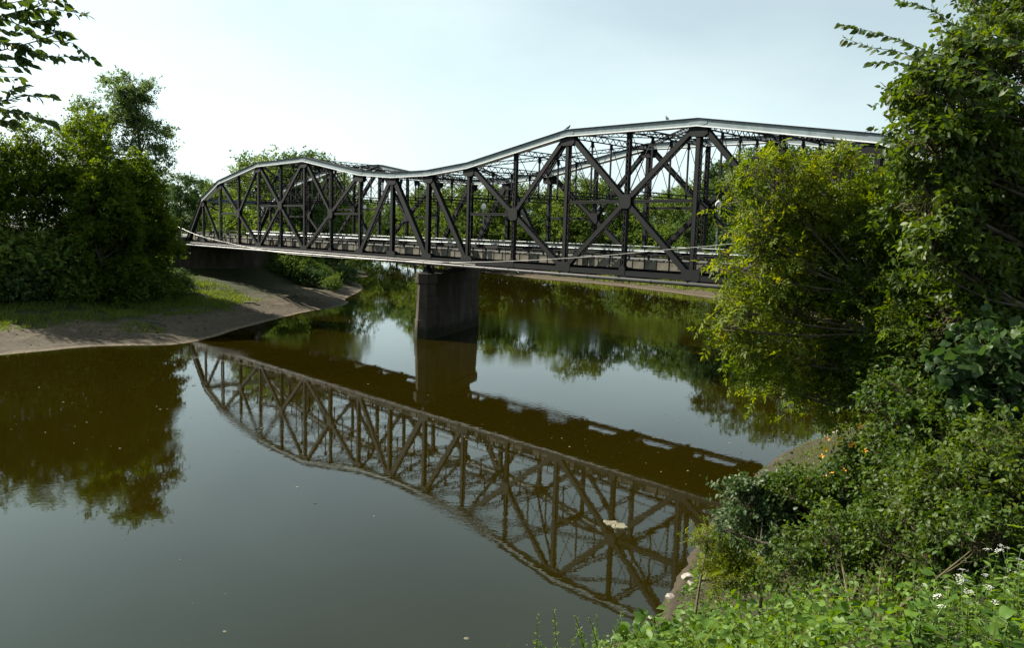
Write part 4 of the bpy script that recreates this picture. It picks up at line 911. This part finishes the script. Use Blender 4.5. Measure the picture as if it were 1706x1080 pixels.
# orange flowers among the shrub
rs = np.random.RandomState(33)
fr = [o for o in bpy.data.objects if o.name.startswith('jewelweed_shrub')][0]
def flower_mesh(np_, r, mat, name):
    mb = MB()
    for i in range(np_):
        a = 2*math.pi*i/np_; c, s = math.cos(a), math.sin(a)
        mb.add([(0,0,0),(r*.6*c-r*.3*s, r*.6*s+r*.3*c, r*.25),(r*c, r*s, r*.1),(r*.6*c+r*.3*s, r*.6*s-r*.3*c, r*.25)], [(0,3,2,1)])
    return mb.mesh(name, mat)
ofm = flower_mesh(4, .055, M['petal_orange'], 'orange_flower')
for i in range(16):
    c = [(122.24,-34.75,7.24),(122.55,-34.75,7.1),(122.2,-35.2,6.75),(122.95,-34.95,7.45)][i % 4]
    o = bpy.data.objects.new('flower', ofm); link(o, fr); o.location = Vector(c)+Vector(rs.normal(size=3)*np.array([.25,.25,.14]))-fr.location
    o.rotation_euler = (.9+rs.normal()*.4, rs.normal()*.3, .6+rs.normal()*.5)

# broad-leaved weeds on the near slope, every leaf its own piece
lobp = [np_mesh('leaf', T_LOBED[0], T_LOBED[1], M['leaf_weed'], np.full(len(T_LOBED[0]), v)) for v in (.1, .35, .6, .9)]
ovp = [np_mesh('leaf', T_LEAF[0]*np.array([1,1.35,1]), T_LEAF[1], M['leaf_weed'], np.full(len(T_LEAF[0]), v)) for v in (.1, .35, .6, .9)]
def weed(x, y, h, nl, sz, lobed, lab, seed, cat='weed', name='broadleaf_weed', spread=.35, grp='broad-leaved weeds on the near bank'):
    rs = np.random.RandomState(seed); root = empty(name, (x, y, gz(x, y)-.03), lab, cat, grp); mb = MB(); ns = 3
    ends = []
    for j in range(ns):
        a = rs.rand()*6.28; e = np.array([math.cos(a)*spread*h, math.sin(a)*spread*h, h*(.75+.3*rs.rand())]); q = curve_pts((0,0,0), e, (0,0,.1*h), rs, 6)
        mb.tube([tuple(p_) for p_ in q], [.014,.012,.01,.009,.007,.004], 5); ends.append(q)
    for i in range(nl):
        q = ends[i % ns]; t = rs.uniform(.25, 1)*5; k = min(4, int(t)); p_ = q[k]+(q[k+1]-q[k])*(t-k); a = rs.rand()*6.28
        x_ = Vector((math.cos(a), math.sin(a), rs.uniform(-.35,.35))).normalized(); ln = sz*.6*rs.uniform(.6,1.2); tip = Vector(p_)+x_*ln
        mb.tube([tuple(p_), tuple(tip)], [.005,.004], 4)
        z_ = Vector((rs.normal()*.6, rs.normal()*.6, .9)); y_ = z_.cross(x_).normalized(); z_ = x_.cross(y_); s = sz*rs.uniform(.4,1.05)
        o = bpy.data.objects.new('leaf', (lobp if lobed else ovp)[rs.randint(4)]); link(o, root)
        mw_ = Matrix((x_, y_, z_)).transposed().to_4x4() @ Matrix.Diagonal((s,)*3+(1,)); mw_.translation = tip; o.matrix_local = mw_
    mb.build('stem', M['stem'], root)
    return root
WE = [(121.3,-38.6,.9,26,.30,1,'big-leaved weed lowest on the bank beside the shore stones'),(122.2,-38.9,.8,24,.26,1,'big-leaved weed up the slope from the shore stones'),(122.9,-40.2,.8,26,.24,1,'big-leaved weed at the bottom picture edge by the water'),
      (123.5,-39.4,.8,26,.24,0,'pointed-leaf weed between the bramble and the bottom edge'),(124.0,-41.0,.7,24,.20,1,'big-leaved weed at the middle of the bottom edge foliage'),(124.7,-40.3,.8,26,.20,0,'pointed-leaf weed under the bramble thicket'),
      (125.0,-41.4,.7,24,.17,1,'round-leaved weed near the bottom edge left of the white flowers'),(125.7,-40.7,.8,26,.17,0,'pointed-leaf weed left of the white flowers'),(126.2,-42.1,.55,22,.15,1,'round-leaved weed directly below the white flowers'),
      (126.8,-41.0,.7,26,.16,0,'pointed-leaf weed right of the white flowers'),(126.9,-42.6,.5,20,.15,1,'large pale round-leaved weed in the bottom right corner'),(121.9,-40.0,.8,24,.24,0,'pointed-leaf weed at the very water edge'),
      (118.6,-35.4,.8,24,.24,1,'big-leaved weed among the shore stones at the bank foot'),(117.6,-33.6,.6,22,.18,0,'pointed-leaf weed right beside the largest shore stone'),(117.2,-31.2,.6,22,.2,0,'pointed-leaf weed below the willow sapling at the water'),
      (123.1,-37.9,.8,26,.22,0,'pointed-leaf weed before the dogwood shrub'),(125.6,-39.4,.8,26,.17,0,'pointed-leaf weed below the dark right shrub'),(126.7,-39.4,.9,26,.18,1,'round-leaved weed at the right edge below the dark shrub')]
for i, (x, y, h, nl, sz, lb, lab) in enumerate(WE): weed(x, y, h, nl, sz, lb, lab, 300+i)
# feathery weed tips at the bottom edge
for i, (x, y, h, lab) in enumerate([(124.1,-44.5,1.0,'feathery green weed tip at the bottom edge, left one'),(123.95,-43.75,1.05,'feathery green weed tip at the bottom edge, right one'),(124.15,-44.15,.75,'short feathery weed tip between the two tall ones')]):
    rs = np.random.RandomState(360+i); root = empty('horseweed', (x, y, gz(x, y)-.03), lab, 'weed', 'weed tips at the bottom edge'); mb = MB(); P_, X_, S_ = [], [], []
    for j in range(5):
        a = rs.rand()*6.28; e = np.array([math.cos(a)*.22, math.sin(a)*.22, h*(.7+.35*rs.rand())]); q = curve_pts((0,0,0), e, (0,0,.15), rs, 8); mb.tube([tuple(p_) for p_ in q], np.linspace(.008,.003,8), 5)
        for t in np.linspace(1.5, 7, 46):
            k = min(6, int(t)); P_.append(q[k]+(q[k+1]-q[k])*(t-k)); b_ = rs.rand()*6.28; X_.append((math.cos(b_), math.sin(b_), .7)); S_.append(.085*(1.15-t/9))
    mb.build('stem', M['stem'], root); nn = len(P_)
    o = mesh_obj('foliage', leaf_mesh('foliage', (T_LEAF[0]*np.array([1,.42,1]), T_LEAF[1]), np.array(P_), np.array(X_), rs.normal(size=(nn,3))*.5+np.array([0,0,1.]), np.array(S_), .4+.6*rs.rand(nn), M['leaf_weed']), root); o['kind'] = 'stuff'
# white umbel flowers
fl = MB(); rs = np.random.RandomState(5)
for i in range(26):
    a = rs.rand()*6.28; r = .075*math.sqrt(rs.rand()); c = Vector((r*math.cos(a), r*math.sin(a), .02-r*r*3+rs.rand()*.006))
    for k in range(5):
        b_ = k*1.257+a; fl.add([c, c+Vector((math.cos(b_-.45), math.sin(b_-.45), .15))*.008, c+Vector((math.cos(b_), math.sin(b_), .15))*.013, c+Vector((math.cos(b_+.45), math.sin(b_+.45), .15))*.008], [(0,1,2,3)])
flm = fl.mesh('flower_head', M['petal_white'])
for i, (x, y, h, nh, lab) in enumerate([(126.55,-41.95,.95,8,'white flat-topped wildflower at the right of the near bank'),(126.25,-41.5,.85,7,'white wildflower left of the main white cluster'),(126.85,-41.9,.9,7,'white wildflower nearest the right picture edge'),(126.2,-42.0,.6,5,'low white wildflower below the main white cluster'),(126.5,-40.9,.95,6,'white wildflower farthest up the slope behind the others')]):
    rs = np.random.RandomState(390+i); root = empty('white_wildflower', (x, y, gz(x, y)-.03), lab, 'flower', 'white wildflowers on the near bank'); mb = MB(); P_, X_, S_ = [], [], []
    for j in range(nh):
        a = rs.rand()*6.28; e = np.array([math.cos(a)*.28*rs.rand(), math.sin(a)*.28*rs.rand(), h*(.65+.35*rs.rand())]); q = curve_pts((0,0,0), e, (0,0,.1), rs, 6); mb.tube([tuple(p_) for p_ in q], np.linspace(.007,.003,6), 4)
        o = bpy.data.objects.new('flower_head', flm); link(o, root); o['kind'] = 'stuff'; o.location = e; o.rotation_euler = (rs.normal()*.25, rs.normal()*.25, a); sc = rs.uniform(.3,.62); o.scale = (sc, sc, sc)
        for t in np.linspace(.5, 4.6, 12): k = min(4, int(t)); P_.append(q[k]+(q[k+1]-q[k])*(t-k)); b_ = rs.rand()*6.28; X_.append((math.cos(b_), math.sin(b_), .4)); S_.append(.10)
    mb.build('stem', M['stem'], root); nn = len(P_)
    o = mesh_obj('foliage', leaf_mesh('foliage', (T_LEAF[0]*np.array([1,.6,1]), T_LEAF[1]), np.array(P_), np.array(X_), rs.normal(size=(nn,3))*.4+np.array([0,0,1.]), np.array(S_), .3+.7*rs.rand(nn), M['leaf_weed']), root); o['kind'] = 'stuff'

# ground cover of small leaves and grass over the slope
rs = np.random.RandomState(71); N = 55000
xs = rs.uniform(108, 132, N); ys = rs.uniform(-49, 8, N)
dr, sr = dist_side(RS, xs, ys); fd = np.array(CAM)
nb_ = 9000; xs[:nb_] = rs.uniform(121.5, 129.5, nb_); ys[:nb_] = rs.uniform(-46, -38, nb_); dr, sr = dist_side(RS, xs, ys)
kp = (sr < 0) & (dr > .12+.9*vnoise(xs*.8, ys*.8, 21)) & (dr < 15) & (np.hypot(xs-fd[0], ys-fd[1]) > 2.6); xs, ys, dr = xs[kp], ys[kp], dr[kp]; nn = len(xs)
hh = (.05+.55*rs.rand(nn)**1.5)*(.5+vnoise(xs*.9, ys*.9, 12)); hh *= np.clip(np.hypot(xs-fd[0], ys-fd[1])/6, .15, 1)
pos = np.stack([xs, ys, ground_z(xs, ys)+hh], 1); X = np.concatenate([rs.normal(size=(nn,2)), rs.normal(size=(nn,1))*.3-.1], 1); Z = rs.normal(size=(nn,3))*.7+np.array([0,0,.9])
tag(mesh_obj('ground_cover', leaf_mesh('ground_cover', T_LEAF, pos, X, Z, .035+.085*rs.rand(nn)**1.6, np.clip(vnoise(xs*.8, ys*.8, 2)*.8-.15+rs.rand(nn)*.5, 0, 1), M['leaf_weed'])), 'low leafy undergrowth covering the near bank slope', 'undergrowth', kind='stuff')
N = 45000; xs = rs.uniform(110, 132, N); ys = rs.uniform(-49, 0, N); dr, sr = dist_side(RS, xs, ys)
kp = (sr < 0) & (dr > 1.4) & (dr < 15) & (vnoise(xs*.5, ys*.5, 31) > .42) & (np.hypot(xs-fd[0], ys-fd[1]) > 2.6); xs, ys = xs[kp], ys[kp]; nn = len(xs)
pos = np.stack([xs, ys, ground_z(xs, ys)-.02], 1); X = rs.normal(size=(nn,3))*.45+np.array([0,0,1.])
hs_ = (.25+.45*rs.rand(nn))*np.clip(np.hypot(xs-fd[0], ys-fd[1])/6, .2, 1)
tag(mesh_obj('bank_grass', leaf_mesh('bank_grass', (T_BLADE[0]*np.array([1,.5,1]), T_BLADE[1]), pos, X, rs.normal(size=(nn,3)), hs_, rs.rand(nn), M['grass'])), 'tall thin grass among the weeds of the near bank', 'grass', kind='stuff')

# low plants right at the near waterline
N = 16000; xs = rs.uniform(113.5, 120.5, N); ys = rs.uniform(-38, -20, N); dr, sr = dist_side(RS, xs, ys)
kp = (sr < 0) & (dr > .25) & (dr < 6) & (vnoise(xs*1.1, ys*1.1, 44) > .30); xs, ys = xs[kp], ys[kp]; nn = len(xs)
pos = np.stack([xs, ys, ground_z(xs, ys)+.03+.42*rs.rand(nn)*vnoise(xs*1.6, ys*1.6, 45)], 1); X = np.concatenate([rs.normal(size=(nn,2)), rs.normal(size=(nn,1))*.4], 1)
tag(mesh_obj('waterside_plants', leaf_mesh('waterside_plants', T_LEAF, pos, X, rs.normal(size=(nn,3))*.7+np.array([0,0,.8]), .05+.12*rs.rand(nn)**1.5, rs.rand(nn), M['leaf_weed'])), 'low leafy plants along the near waterline', 'undergrowth', kind='stuff')
# lit grass fringe along the far shore
N = 26000; t = rs.randint(0, len(RS)-1, N); f = rs.rand(N); bx = RS[t,0]+(RS[t+1,0]-RS[t,0])*f; by = RS[t,1]+(RS[t+1,1]-RS[t,1])*f
kp = (by > 40) & (bx > -130); bx, by = bx[kp], by[kp]; tx = bx+rs.uniform(-6, 6, len(bx)); ty = by+rs.uniform(1.2, 11, len(bx)); dr, sr = dist_side(RS, tx, ty)
kp = (sr < 0) & (dr > 1.6+1.8*vnoise(tx*.15, ty*.15, 3)); tx, ty = tx[kp], ty[kp]; nn = len(tx)
pos = np.stack([tx, ty, ground_z(tx, ty)-.05], 1)
tag(mesh_obj('shore_grass', leaf_mesh('shore_grass', (T_BLADE[0]*np.array([1,3.5,1]), T_BLADE[1]), pos, rs.normal(size=(nn,3))*.5+np.array([0,0,1.]), rs.normal(size=(nn,3)), .5+.7*rs.rand(nn), .3+.7*rs.rand(nn), M['grass'])), 'sunlit grass fringe along the far shore', 'grass', kind='stuff')

# stones along the near shore
def rock(name, lab, x, y, s, seed, grp='stones at the near shore'):
    rs = np.random.RandomState(seed); import bmesh
    bm = bmesh.new(); bmesh.ops.create_icosphere(bm, subdivisions=2, radius=1)
    ax = rs.uniform(.7, 1.2, 3)*np.array([1,1,.55])
    for v in bm.verts:
        q = np.array(v.co); k = 1+.22*math.sin(q[0]*3+seed)+.16*math.sin(q[1]*4.3+seed*2)+.10*math.sin(q[2]*6+seed); v.co = Vector(np.clip(q*k, -.85, .85)*ax*s)
    me = bpy.data.meshes.new(name); bm.to_mesh(me); bm.free(); me.materials.append(M['rock'])
    o = link(bpy.data.objects.new(name, me)); o.location = (x, y, max(gz(x, y), -.05)+s*.12); o.rotation_euler = (rs.normal()*.2, rs.normal()*.2, rs.rand()*6)
    return tag(o, lab, 'stone', grp)
ST = [(116.6,-33.2,.26,'largest pale stone at the shore by the bottom edge'),(116.2,-32.7,.17,'stone beside the largest shore stone'),(116.9,-32.6,.15,'small stone just above the largest shore stone'),(115.8,-31.2,.16,'flat stone at the shore below the willow sapling'),(115.5,-29.8,.2,'stone at the water edge left of the willow sapling'),
      (115.1,-28.3,.22,'pale stone under the willow sapling'),(115.6,-28.9,.15,'small stone above the pale stone under the sapling'),(109.9,-6.3,.34,'grey stone in the small pile beyond the shrubs, left'),(110.2,-5.4,.38,'grey stone in the small pile beyond the shrubs, middle'),(110.5,-4.6,.3,'grey stone in the small pile beyond the shrubs, right'),(110.9,-5.9,.26,'small grey stone on top of the pile beyond the shrubs')]
for i, (x, y, s, lab) in enumerate(ST): rock('shore_stone', lab, x, y, s, 500+i)

# floating things
rs = np.random.RandomState(91); mb = MB()
def fleck(mb, x, y, r, z=.006):
    n = rs.randint(5, 8); a0 = rs.rand()*6.28; el = rs.uniform(.35, 1); th = rs.rand()*3.14
    q = []
    for k in range(n):
        a = a0+6.283*k/n; rr_ = r*rs.uniform(.6,1.1); px, py = rr_*math.cos(a), rr_*el*math.sin(a); q.append((x+px*math.cos(th)-py*math.sin(th), y+px*math.sin(th)+py*math.cos(th), z))
    mb.add(q+[(x, y, z+r*.25)], [(k, (k+1) % n, n) for k in range(n)])
for i in range(420):
    if i < 230: t = rs.rand(); x, y = 78+34*t+rs.normal()*3.5, -38+30*t+rs.normal()*5
    else: x, y = rs.uniform(70, 116), rs.uniform(-46, 2)
    fleck(mb, x, y, .02+.075*rs.rand()**3)
d2, s2 = dist_side(RS, np.array([110.0]), np.array([-20.0]))
tag(mb.build('foam_flecks', M['foam']), 'pale flecks of foam drifting on the river', 'foam', kind='stuff')
mb = MB(); rs = np.random.RandomState(8); n = 16
top = [(.52*math.cos(6.283*k/n)*(1+.25*math.sin(k*1.7)), .34*math.sin(6.283*k/n)*(1+.3*math.cos(k*2.3))) for k in range(n)]
mb.add([(x, y, -.03) for x, y in top]+[(x*.9, y*.9, .03+.02*rs.rand()) for x, y in top]+[(x*.5, y*.5, .05+.03*rs.rand()) for x, y in top]+[(0,0,.07)],
       [(k, (k+1) % n, n+(k+1) % n, n+k) for k in range(n)]+[(n+k, n+(k+1) % n, 2*n+(k+1) % n, 2*n+k) for k in range(n)]+[(2*n+k, 2*n+(k+1) % n, 3*n) for k in range(n)])
o = mb.build('debris_raft', M['foam']); o.location = (110.5, -26.3, 0); tag(o, 'pale mat of debris floating in the bridge reflection', 'debris')
# drift stick reaching out of the shrubs
mb = MB(); mb.tube([(122.7,-35.6,5.1),(122.0,-35.8,5.35),(121.5,-36.0,5.35),(120.9,-36.3,5.5)], [.035,.03,.024,.012], 7); mb.tube([(121.5,-36.0,5.35),(121.35,-35.7,5.7)], [.015,.005], 5)
tag(mb.build('dead_branch', M['bark']), 'bare grey branch sticking out below the dogwood shrub', 'branch')

# ------------------------------------------------------------------ overhanging branches close to the camera, leaf by leaf
def branch(name, label, twigs, seed, size, per, mat, leafT, root_at, trunk, trad, fork, lobes=None):
    rs = np.random.RandomState(seed); root = empty(name, root_at, label, 'tree'); R0 = np.array(root_at)
    wd = MB(); tr = [Vector(q)-Vector(root_at) for q in trunk]; wd.tube(tr, np.linspace(trad, trad*.25, len(tr)), 9)
    pr = [np_mesh('leaf', leafT[0], leafT[1], M[mat], np.full(len(leafT[0]), v)) for v in (.1, .3, .5, .7, .95)]
    fk = np.array(fork, float)-R0; rest = []
    limb = curve_pts(np.array(tr[len(tr)//2]), fk, (0,0,.2), rs, 7); wd.tube([tuple(p_) for p_ in limb], np.linspace(min(.05, trad*.4), .014, 7), 7)
    tw2 = []
    for j, tw in enumerate(twigs):
        st = np.array(tw[0]); k = 2+(j*3) % 5 if np.linalg.norm(st-R0-fk) < 2.2 else None
        if k is None: tw2.append(tw); continue
        c = curve_pts(limb[k]+R0, st, rs.normal(size=3)*.15, rs, 4); wd.tube([tuple(p_-R0) for p_ in c[:3]], [.012, .010, .008], 5); tw2.append([tuple(c[1]), tuple(c[2])]+[tuple(q) for q in tw])
    twigs = tw2
    wd.build('trunk', M['bark'], root, True)
    if lobes:
        rel = [tuple(np.array(lb[:3])-R0)+tuple(lb[3:6]) for lb in lobes]; wood(rs, tr[-2], rel, trad*.35, 5).build('limb', M['bark'], root, True)
        O, D, _, Lw = grow_twigs(rs, rel, 700, 18, .5, .24); pos, X, Z, s_ = leaves_on(rs, O, D, .4, 7, size*1.1)
        cr = mesh_obj('crown', leaf_mesh('crown', leafT, pos, X, Z, s_, rs.rand(len(pos)), M[mat]), root); cr['kind'] = 'stuff'
    for tw in twigs:
        q = smooth_poly(np.array(tw), 5); n = len(q); mb = MB(); mb.tube([tuple(p_-R0) for p_ in q], np.linspace(.0075, .0018, n), 5); mb.build('twig', M['twig'], root)
        L = np.linalg.norm(np.diff(q, axis=0), axis=1).sum(); m = int(L*per); far_i = 11 if len(tw) > 4 and lobes else -1
        for i in range(m):
            t = (.12+.88*(i+.5)/m)*(n-1); k = min(n-2, int(t)); p_ = q[k]+(q[k+1]-q[k])*(t-k); d = Vector(q[k+1]-q[k]).normalized()
            sd_ = d.cross(Vector((0,0,1))).normalized()*(1 if i % 2 else -1)
            if rs.rand() < .45: sd_ = (sd_*.6+Vector((0,0,rs.choice([-1,1]))*.6 if False else sd_*.4+Vector((0,0,rs.uniform(-.9,.5))))).normalized() if False else (sd_*.5+Vector((0,0,rs.uniform(-1.0,.6)))).normalized()
            x_ = (d*.75+sd_*.8+Vector(rs.normal(size=3)*.22)+Vector((0,0,-.28))).normalized(); z_ = Vector((rs.normal()+.3, rs.normal()-.3, .55)); y_ = z_.cross(x_).normalized(); z_ = x_.cross(y_)
            s = size*rs.uniform(.65,1.2)*(1.05-.35*(i/m))
            if t < far_i or len(root.children) > 296: rest.append((np.array(p_)-R0, tuple(x_), tuple(z_), s, rs.rand())); continue
            o = bpy.data.objects.new('leaf', pr[rs.randint(5)]); link(o, root)
            mw_ = Matrix((x_, y_, z_)).transposed().to_4x4() @ Matrix.Diagonal((s,)*3+(1,)); mw_.translation = Vector(p_-R0)+x_*.012; o.matrix_local = mw_
    if rest:
        o = mesh_obj('foliage', leaf_mesh('foliage', leafT, np.array([r[0] for r in rest]), np.array([r[1] for r in rest]), np.array([r[2] for r in rest]), np.array([r[3] for r in rest]), np.array([r[4] for r in rest]), M[mat]), root); o['kind'] = 'stuff'
    return root
TLB = [[[120.6, -47.96, 12.41], [120.97, -47.7, 12.58], [121.22, -47.5, 12.61], [121.5, -47.29, 12.56]], [[120.46, -47.93, 12.63], [120.89, -47.64, 12.52], [121.15, -47.54, 12.38], [121.43, -47.4, 12.34], [121.62, -47.3, 12.2]], [[120.73, -47.98, 12.34], [121.08, -47.77, 12.32], [121.21, -47.63, 12.27], [121.41, -47.52, 12.22], [121.62, -47.36, 12.22]], [[120.58, -48.0, 12.27], [120.91, -47.82, 12.17], [121.07, -47.73, 12.15], [121.23, -47.64, 12.16]], [[120.65, -47.99, 11.91], [120.98, -47.8, 11.89], [121.25, -47.65, 11.93], [121.43, -47.54, 11.91]], [[120.78, -48.01, 11.85], [121.1, -47.83, 11.81], [121.31, -47.69, 11.77], [121.52, -47.55, 11.71]], [[120.51, -47.96, 12.14], [120.82, -47.79, 12.1], [121.07, -47.67, 12.08]], [[120.56, -47.94, 12.79], [120.89, -47.76, 12.66], [121.21, -47.58, 12.67], [121.37, -47.41, 12.65]], [[121.15, -47.57, 12.62], [121.28, -47.49, 12.69], [121.37, -47.4, 12.71]], [[121.15, -47.54, 12.38], [121.26, -47.48, 12.44], [121.4, -47.42, 12.41]], [[121.08, -47.77, 12.32], [121.15, -47.7, 12.23], [121.21, -47.66, 12.18]], [[120.98, -47.8, 11.89], [121.08, -47.75, 11.97], [121.21, -47.68, 12.0]], [[120.97, -47.7, 12.58], [121.11, -47.63, 12.51], [121.26, -47.56, 12.49], [121.33, -47.48, 12.51]], [[120.79, -47.91, 12.39], [120.96, -47.8, 12.44], [121.11, -47.72, 12.4], [121.19, -47.64, 12.41]], [[120.66, -47.94, 12.17], [120.9, -47.82, 12.25], [121.1, -47.76, 12.22], [121.18, -47.69, 12.2]], [[120.82, -47.98, 11.78], [121.09, -47.86, 11.73], [121.19, -47.75, 11.71]]]
g_ = gz(117.6,-53.4)
branch('overhanging_tree', 'tree whose leafy twigs hang in at the top left corner against bright sky', TLB, 601, .105, 17, 'leaf_elm', T_LEAF, (117.6, -53.4, g_),
       [(117.6,-53.4,g_-.3),(117.7,-53.2,g_+2.2),(117.5,-53.3,g_+4.6),(117.3,-53.5,g_+7.0),(117.2,-53.9,g_+9.5)], .19, (120.35,-48.5,12.2), [(117.0,-54.5,g_+10.2,1.6,1.6,1.2),(115.8,-55.2,g_+8.6,1.3,1.3,1.0),(117.6,-55.8,g_+8.4,1.4,1.4,1.0)])
ELMB = [[[125.19, -38.38, 13.18], [124.85, -39.01, 13.25], [124.58, -39.42, 13.38], [124.32, -39.83, 13.46], [124.11, -40.03, 13.52]], [[125.24, -38.5, 13.01], [124.86, -39.02, 13.1], [124.59, -39.43, 13.24], [124.39, -39.79, 13.26], [124.2, -40.11, 13.34]], [[125.15, -38.36, 13.54], [124.92, -38.73, 13.64], [124.8, -38.99, 13.74], [124.68, -39.24, 13.8], [124.53, -39.4, 13.83]], [[125.16, -38.36, 13.47], [124.94, -38.73, 13.5], [124.81, -38.98, 13.68], [124.72, -39.02, 13.96]], [[125.28, -38.17, 12.99], [124.94, -38.81, 13.0], [124.72, -39.18, 13.09], [124.51, -39.54, 13.11], [124.36, -39.69, 13.11]]]
g_ = gz(127.6,-35.8)
branch('overhanging_tree', 'tree whose long leafy twigs reach left against the sky at top right', ELMB, 602, .13, 22, 'leaf_elm', T_LEAF, (127.6, -35.8, g_),
       [(127.6,-35.8,g_-.3),(127.5,-35.9,g_+2),(127.6,-36.0,g_+4),(127.4,-36.2,g_+6)], .11, (126.3,-38.0,12.7))
